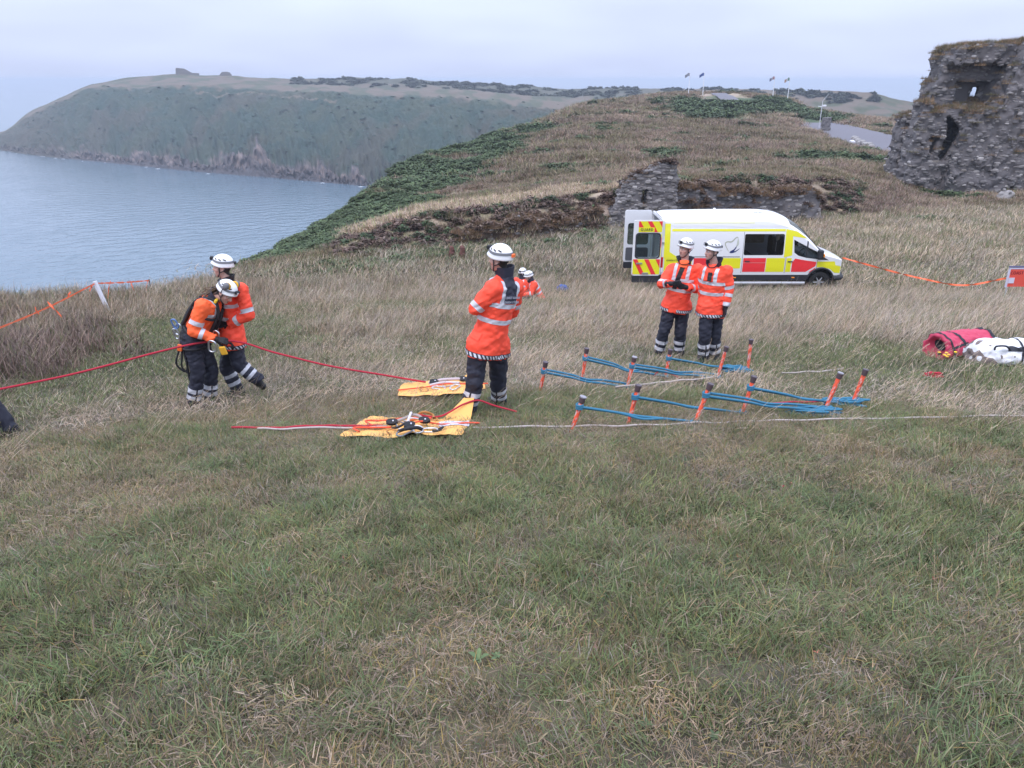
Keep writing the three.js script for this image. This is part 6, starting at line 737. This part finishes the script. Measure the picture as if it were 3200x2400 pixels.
function ruin(name, label, category, pos, turn, sdf, lo, hi, cell, { n = 900, size = 0.3, keep = () => true, facing = 0.0, limit = 300, seed = 1, m = mortar, coreName = 'wall_core' }) {
  const g = thing(name, label, category, pos, turn), geo = nets(sdf, lo, hi, cell), core = part(coreName, geo, m, g), P = geo.attributes.position, I = geo.index.array, r = rng(seed), cum = []; let A = 0; const a = V(), b = V(), c = V(), nn = V();
  for (let t = 0; t < I.length; t += 3) { a.fromBufferAttribute(P, I[t]); b.fromBufferAttribute(P, I[t + 1]); c.fromBufferAttribute(P, I[t + 2]); nn.copy(b).sub(a).cross(c.clone().sub(a)); const ar = nn.length(); nn.normalize(); const cy = (a.y + b.y + c.y) / 3; A += nn.z > facing && keep((a.x + b.x + c.x) / 3, cy, (a.z + b.z + c.z) / 3) ? ar : nn.z > -0.5 && Math.abs(nn.x) + nn.y > 0.5 ? ar * 0.35 : 0; cum.push(A); }
  const cand = [], grid = new Map();
  for (let k = 0, tries = 0; cand.length < n && tries < n * 12; tries++) {
    const q = r() * A; let l = 0, h = cum.length - 1; while (l < h) { const mid = (l + h) >> 1; if (cum[mid] < q) l = mid + 1; else h = mid; }
    const t = l * 3; a.fromBufferAttribute(P, I[t]); b.fromBufferAttribute(P, I[t + 1]); c.fromBufferAttribute(P, I[t + 2]); nn.copy(b).sub(a).cross(c.clone().sub(a)).normalize(); let u = r(), w = r(); if (u + w > 1) { u = 1 - u; w = 1 - w; } const p = a.clone().addScaledVector(b.clone().sub(a), u).addScaledVector(c.clone().sub(a), w), s = size * (0.55 + 0.95 * r() ** 1.6), key = [p.x, p.y, p.z].map(e => Math.floor(e / (size * 0.62))).join(); if (grid.has(key)) continue; grid.set(key, 1); cand.push({ p, n: nn.clone(), s });
  }
  cand.sort((x, y) => y.s - x.s); const rest = [];
  cand.forEach((e, i) => { const yaw = Math.atan2(e.n.x, e.n.z), w = e.s * (1.0 + 0.35 * r()), h = e.s * (0.38 + 0.25 * r()), d = e.s * 0.5, gi = Math.floor(r() * 8), ti = Math.min(6, Math.floor(r() * r() * 8)); qq.setFromEuler(ee.set((r() - 0.5) * 0.25, yaw + (r() - 0.5) * 0.3, (r() - 0.5) * 0.3)); const o = e.p.clone().addScaledVector(e.n, -d * 0.2); mm.compose(o, qq, V(w, h, d)); if (i < limit) { const s = new THREE.Mesh(stoneGeo[gi], stoneTones[ti]); s.name = i ? `stone_${String(i).padStart(3, '0')}` : 'stone'; s.applyMatrix4(mm); s.castShadow = s.receiveShadow = true; g.add(s); } else rest.push([gi, ti, mm.clone()]); });
  if (rest.length) { const im = new THREE.InstancedMesh(stoneGeo[0], mat(1, 1, 1, 0.95), rest.length); const cl = new THREE.Color(); rest.forEach(([gi, ti, x], i) => { im.setMatrixAt(i, x); im.setColorAt(i, cl.copy(stoneTones[ti].color)); }); im.name = 'small_stones'; im.userData.kind = 'stuff'; im.castShadow = im.receiveShadow = true; g.add(im); }
  return { g, geo, core };
}
const crag = (x, y, z, s, a) => a * (0.6 * n3(x * s, y * s, z * s) + 0.4 * n3(x * s * 2.3, y * s * 2.3, z * s * 2.3));
// great ruined gatehouse
const TW = [25.0, -5.5, -50];
let tower;
{
  const right = slabSDF(sd2([[2.65, -0.6], [2.72, 1.6], [2.9, 3.2], [3.1, 5.3], [3.6, 5.75], [4.6, 5.6], [5.0, 6.2], [5.35, 7.6], [5.75, 8.9], [6.0, 9.5], [7, 9.9], [9.4, 10.4], [9.6, 7], [8.4, 5.2], [7.8, 2.6], [7.35, -0.6]]), -2.3, 0.2), wing = slabSDF(sd2([[0.35, 1.2], [0.5, 3.0], [0.72, 5.2], [0.75, 6.05], [1.2, 6.1], [1.28, 5.4], [2.0, 5.75], [3.3, 5.7], [3.3, -0.4], [2.3, 0.6], [1.2, 1.0]]), -2.6, -0.9), back = slabSDF(sd2([[1.55, 4.2], [1.6, 5.6], [1.75, 6.7], [2.1, 7.6], [2.05, 8.6], [2.4, 9.25], [4.0, 9.4], [6.2, 9.45], [7, 9.5], [7, 4.2]]), -4.2, -2.1), cap = slabSDF(sd2([[2.2, 8.3], [2.1, 8.6], [2.4, 9.25], [4.0, 9.4], [6.2, 9.5], [6.2, 8.35]]), -3.8, -1.1);
  const rearWall = slabSDF(sd2([[0.9, -0.6], [1.2, 5.2], [7, 5.2], [7, -0.6]]), -5.6, -4.2);
  const sdf = (x, y, z) => { let d = Math.min(right(x, y, z), wing(x, y, z), back(x, y, z), cap(x, y, z), rearWall(x, y, z)); if (d > 0.6) return d; d += crag(x, y, z, 1.3, 0.3) + crag(x, y, z, 4, 0.07);
    const xs = x + 0.5 * (z + 0.9), slot = Math.min(cone3(xs, y, 0, [2.3, 5.15, 0], [2.78, 4.35, 0], 0.16, 0.38), cone3(xs, y, 0, [2.78, 4.35, 0], [2.3, 2.75, 0], 0.38, 0.2)); d = smax(d, -Math.max(slot, -z - 3.6), 0.08);
    d = smax(d, -(Math.max(Math.abs(x - 1.75 - 0.1 * (y - 3.5)) - 0.16, Math.abs(y - 3.45) - 0.5, Math.abs(z + 1) - 0.7)), 0.06); d = smax(d, -(Math.max(Math.abs(x - 1.75) - 0.35, Math.abs(y - 3.9) - 0.1, Math.abs(z + 1) - 0.6)), 0.06);
    d = smax(d, -(Math.max(Math.abs(x + 0.53 * (z + 2.1) - 4.22 - 0.12 * (y - 6.6)) - 0.16 - 0.12 * Math.max(0, z + 4), Math.abs(y - 6.6) - 0.36, Math.abs(z + 3.2) - 2.4)), 0.03); d = smax(d, -(Math.max(Math.abs(x - 4.1) - 1.1, Math.abs(y - 6.65) - 0.65, Math.abs(z + 2.1) - 0.8)), 0.15); d = smax(d, -(Math.hypot(x - 6.55, y - 0.95, (z - 0.1) * 0.6) - 0.24), 0.08); return d; };
  tower = ruin('ruined_gatehouse', 'tall ruined stone gatehouse with a gaping crack and a small sky lit window', 'ruin', TW, 0, sdf, [-0.5, -1, -6], [10.2, 11, 0.8], 0.13, { n: 3200, size: 0.235, seed: 41, facing: 0.1, keep: (x, y, z) => !(Math.abs(x - 4.2) < 0.5 && Math.abs(y - 6.6) < 0.6) && !(Math.abs(x - 2.6) < 0.6 && Math.abs(y - 4) < 1.3 && z < -1.05) && !(Math.abs(x - 1.75) < 0.4 && Math.abs(y - 3.5) < 0.6 && z < -1.0) });
}
const ruinTops = [];
// gable fragment behind the van, and the tumbled wall running on to its right
{
  const f = slabSDF(sd2([[0, -0.5], [0.05, 0.9], [0.35, 1.6], [0.6, 2.35], [1.1, 2.75], [1.75, 2.95], [2.2, 3.2], [2.55, 3.42], [2.85, 3.3], [3.05, 2.9], [3.1, -0.5]]), -0.5, 0.5);
  ruinTops.push(ruin('ruined_gable', 'small ruined stone gable with a slit window behind the van', 'ruin', [4.62, -4.95, -37.2], 0, (x, y, z) => { let d = f(x, y, z); if (d > 0.4) return d; d += crag(x, y, z, 1.8, 0.14); d = smax(d, -(Math.max(Math.abs(x - 1.6) - 0.13, Math.abs(y - 1.75) - 0.34, Math.abs(z) - 2)), 0.05); return smax(d, -(Math.hypot((x - 1.5) * 1.2, y - 0.95, (z - 0.5) * 0.8) - 0.25), 0.08); }, [-0.4, -0.8, -0.9], [3.5, 3.9, 0.9], 0.085, { n: 760, size: 0.2, seed: 42 }));
  ruinTops.push(ruin('tumbled_wall', 'low tumbled stone wall under brown bracken right of the gable', 'wall', [7.5, -4.75, -38.0], 0.3, (x, y, z) => { const h = 1.85 - 0.07 * x + 0.35 * n2(x * 0.6, 4); const d = Math.max(Math.abs(z) - 0.6 - 0.12 * (h - y), y - h, -x, x - 8.5); return d > 0.4 ? d : d + crag(x, y, z, 1.6, 0.28); }, [-0.6, -0.7, -1.4], [9.1, 2.4, 1.4], 0.12, { n: 560, size: 0.22, seed: 43, limit: 260 }));
  ruinTops.push(ruin('stone_bank', 'stony field bank running left from the gable to the cliff', 'wall', [-2.2, -5.05, -34.6], 0.36, (x, y, z) => { const h = 0.72 + 0.05 * x + 0.25 * n2(x * 0.5, 9); const d = Math.max(Math.abs(z) - 0.5 - 0.3 * (h - y), y - h, -x, x - 6.6); return d > 0.4 ? d : d + crag(x, y, z, 1.4, 0.3); }, [-0.6, -0.7, -1.8], [7.8, 2.2, 1.8], 0.13, { n: 150, size: 0.2, seed: 44, limit: 150, m: mat(0.085, 0.06, 0.045, 0.95), coreName: 'earth_bank' }));
  const bl = (x, z, s, label, sd) => { const g = nets((a, b, c) => ell(a, b, c, [0, s * 0.25, 0], [s * 0.6, s * 0.55, s * 0.5]) + crag(a + sd, b, c, 1.6 / s, s * 0.3), [-s, -s * 0.6, -s], [s, s * 1.1, s], s * 0.09); g.translate(x, groundH(x, z), z); solo('boulder', g, stoneTones[3], label, 'boulder'); };
  bl(29.4, -46.8, 0.7, 'pale boulder in the grass below the gatehouse', 3); 
}
// far ruins on the headland's skyline
{ const far = (b, s, pts, depth, label) => { const [x, y, z] = farH(b, s), sh2 = new THREE.Shape(pts.map(p => new THREE.Vector2(...p))), g = thing('skyline_ruin', label, 'ruin', [x, y - 1, z], -b * R); part('wall', new THREE.ExtrudeGeometry(sh2, { depth, bevelEnabled: false }).translate(0, 0, -depth), mat(0.17, 0.155, 0.15, 0.95), g); };
  far(-22.0, 2.93, [[-1, -1], [17.5, -1], [17.5, 2.2], [12, 2.4], [9, 4.2], [6.5, 5.6], [0, 6.2], [-0.4, 4]], 7, 'larger roofless ruin on the headland skyline'); far(-19.4, 2.93, [[-0.5, -1], [9.5, -1], [9.2, 1.8], [8, 3.4], [6, 4], [2, 3.9], [0.2, 2.2]], 6, 'smaller rounded ruin on the headland skyline'); }
// road over the hill
const asphalt = mat(0.135, 0.128, 0.15, 0.8);
function roadStrip(line, w, name, label) { const c = new THREE.CatmullRomCurve3(line.map(p => V(p[0], 0, p[1])), false, 'centripetal').getPoints(50), v = [], ix = []; const hs = c.map(p => groundH(p.x, p.z)), sm = hs.map((_, i) => { let s = 0, n = 0; for (let k = -6; k <= 6; k++) if (hs[i + k] !== undefined) { s += hs[i + k]; n++; } return s / n; }); c.forEach((p, i) => { const q = c[Math.min(50, i + 1)], r = c[Math.max(0, i - 1)], t = V(q.x - r.x, 0, q.z - r.z).normalize(); for (let j = 0; j <= 4; j++) { const o = (j / 4 - 0.5) * w; v.push(p.x - t.z * o, sm[i] + 0.02 + 0.03 * (1 - (j / 2 - 1) ** 2), p.z + t.x * o); } if (i) for (let j = 0; j < 4; j++) { const a = (i - 1) * 5 + j, b = a + 5; ix.push(a, a + 1, b, a + 1, b + 1, b); } }); return solo(name, polyMesh(v, ix), asphalt, label, 'road', null, 'structure'); }
roadStrip(ROAD, 8.2, 'road', 'grey road curving over the hill behind the field'); roadStrip(ROAD2, 3.6, 'upper_road', 'short length of grey road near the hill top');
{ const kerb = thing('kerb', 'pale stone kerb along the near bend of the road', 'kerb'); for (let k = 0; k < 9; k++) { const [x, z] = polar(24.1 - k * 0.14, 92.5 + k * 1.5), s = new THREE.Mesh(stoneGeo[k % 8], stoneTones[3]); s.name = `kerb_stone${k ? '_00' + k : ''}`; s.position.set(x, groundH(x, z) + 0.1, z); s.scale.set(1.3, 0.5, 0.5); s.rotation.y = 0.9; shade(s); kerb.add(s); } }
function flagpole(b, d, cols, label) { const [x, z] = polar(b, d), g = thing('flagpole', label, 'flagpole', G3(x, z, -0.1), -b * R, 'flagpoles on the hill top'); part('pole', rod([0, 0, 0], [0, 4.7, 0], 0.09, 0.06, 10), mat(0.75, 0.76, 0.8, 0.4), g); cols.forEach((c, k) => { const v = [], ix = [], n = 10, w = 0.95 / cols.length; for (let i = 0; i <= n; i++) for (let j = 0; j <= 3; j++) { const u = i / n, X = -(0.08 + (k + u) * w), q = -X; v.push(X, 4.62 - j / 3 * 0.6 - 0.25 * q + 0.12 * Math.sin(q * 5), 0.22 * Math.sin(q * 6 + 1)); } for (let i = 0; i < n; i++) for (let j = 0; j < 3; j++) { const a = i * 4 + j; ix.push(a, a + 1, a + 4, a + 1, a + 5, a + 4); } part('flag', polyMesh(v, ix), mat(...c, 0.8), g); }); }
flagpole(12.1, 186, [[0.22, 0.23, 0.27]], 'leftmost white flagpole on the hill, flag blown edge on'); flagpole(13.05, 186, [[0.05, 0.09, 0.26]], 'white flagpole flying a plain blue flag'); flagpole(17.6, 186, [[0.3, 0.16, 0.18], [0.35, 0.35, 0.4], [0.15, 0.16, 0.27]], 'white flagpole with a red, white and blue flag on the hill'); flagpole(18.55, 182, [[0.1, 0.2, 0.17], [0.45, 0.45, 0.48], [0.4, 0.25, 0.18]], 'rightmost white flagpole with a green, white and orange flag');
{ const [x, z] = polar(20.75, 122), g = thing('camera_post', 'white post with two arms beside the road', 'post', G3(x, z, -0.1), -0.36); part('pole', rod([0, 0, 0], [0, 3.6, 0], 0.045, 0.04), mat(0.6, 0.61, 0.66, 0.4), g); part('arm', rod([-0.5, 2.9, 0], [0.5, 2.9, 0], 0.04), mat(0.75, 0.76, 0.8, 0.4), g); part('camera', box(0.5, 0.22, 0.2, 0.3, 3.0, 0, 0.05), mat(0.75, 0.76, 0.8, 0.4), g); part('antenna', rod([0, 3.6, 0], [0.7, 4.6, 0], 0.025, 0.02), mat(0.6, 0.62, 0.66, 0.4), g);
  const [px, pz] = polar(21.15, 116), gp = nets((a, b, c) => Math.max(Math.abs(a) - 0.5, Math.abs(b - 0.7) - 1.0, Math.abs(c) - 0.45) + crag(a, b, c, 2.5, 0.16), [-0.8, -0.6, -0.8], [0.8, 2, 0.8], 0.1); gp.translate(px, groundH(px, pz), pz); solo('gate_pillar', gp, stoneTones[2], 'dark stone gate pillar standing at the roadside', 'pillar');
  for (const [b, d, s, l] of [[22.9, 96, 0.45, 'white painted stone at the near edge of the road'], [25.6, 90, 0.45, 'white painted stone in the road bend by the gatehouse']]) { const [sx, sz] = polar(b, d); solo('marker_stone', stoneGeo[2].clone().scale(s * 1.3, s * 0.8, s).translate(sx, groundH(sx, sz) + 0.2, sz), mat(0.75, 0.75, 0.8, 0.8), l, 'stone'); }
  const [bx, bz] = polar(26.6, 86), br = thing('road_barrier', 'pale pink plastic barrier at the foot of the gatehouse road', 'barrier', G3(bx, bz, 0.02), -0.4); part('beam', box(1.9, 0.35, 0.3, 0, 0.5, 0, 0.05), mat(0.65, 0.3, 0.33, 0.6), br); for (const s of [-0.7, 0.7]) part('foot', box(0.3, 0.36, 0.6, s, 0.17, 0, 0.04), mat(0.6, 0.28, 0.3, 0.6), br);
  for (const [x, z, h, l] of [[-2.5, -31.4, 0.42, 'left of two rusty stumps on the tan path below the bank'], [-2.05, -31.2, 0.48, 'right of two rusty stumps on the tan path below the bank']]) { const y = groundH(x, z); solo('stump', nets((a, b, c) => cone3(a, b, c, [0, -0.2, 0], [0.03, h, 0], 0.13, 0.1) + crag(a, b, c, 5, 0.06), [-0.3, -0.4, -0.3], [0.3, h + 0.3, 0.3], 0.04).translate(x, y, z), mat(0.13, 0.055, 0.045, 0.9), l, 'stump'); } }
globalThis.sowRuins = () => { // grass and ivy on the ruin tops
  const r = rng(505), T = new Scatter('ruin_grass', 'dry grass and ivy growing on the broken wall tops', 'grass', 'tussock'), pos = tower.geo.attributes.position, nor = tower.geo.attributes.normal, dead = [[0.8, 0.7, 0.6], [0.5, 0.55, 0.45], [0.9, 0.75, 0.6]];
  for (let i = 0; i < pos.count; i++) if (nor.getY(i) > 0.6 && r() < 0.14 && pos.getY(i) > 3) T.add(SOD.coarse[i % 3], TW[0] + pos.getX(i), TW[1] + pos.getY(i) - 0.05, TW[2] + pos.getZ(i), 0.22 + 0.2 * r(), r() * 6.28, dead[i % 3], 0.3 + 0.35 * r());
  for (const q of ruinTops) { q.g.updateMatrixWorld(true); const gp = q.geo.attributes.position, gn = q.geo.attributes.normal, w = V(); for (let i = 0; i < gp.count; i++) if (gn.getY(i) > 0.5 && gp.getY(i) > 0.3 && r() < (q.geo === ruinTops[0].geo ? 0.05 : 0.4)) { w.fromBufferAttribute(gp, i).applyMatrix4(q.g.matrixWorld); const bush = r() < 0.4; T.add(bush ? BUSH[i % 3] : SOD.coarse[i % 3], w.x, w.y - 0.06, w.z, bush ? 0.3 + 0.3 * r() : 0.16 + 0.2 * r(), r() * 6.28, bush ? mix3([0.11, 0.07, 0.055], [0.2, 0.14, 0.1], r()) : [0.7, 0.55, 0.46], 0.25 + 0.3 * r()); } }
  T.done(leafM);
};
// ---------------------------------------------------------------- plants go in once it is known what stands on them
sowMeadow(); sowHill(); sowFar(); sowRuins();
renderer.render(scene, camera);
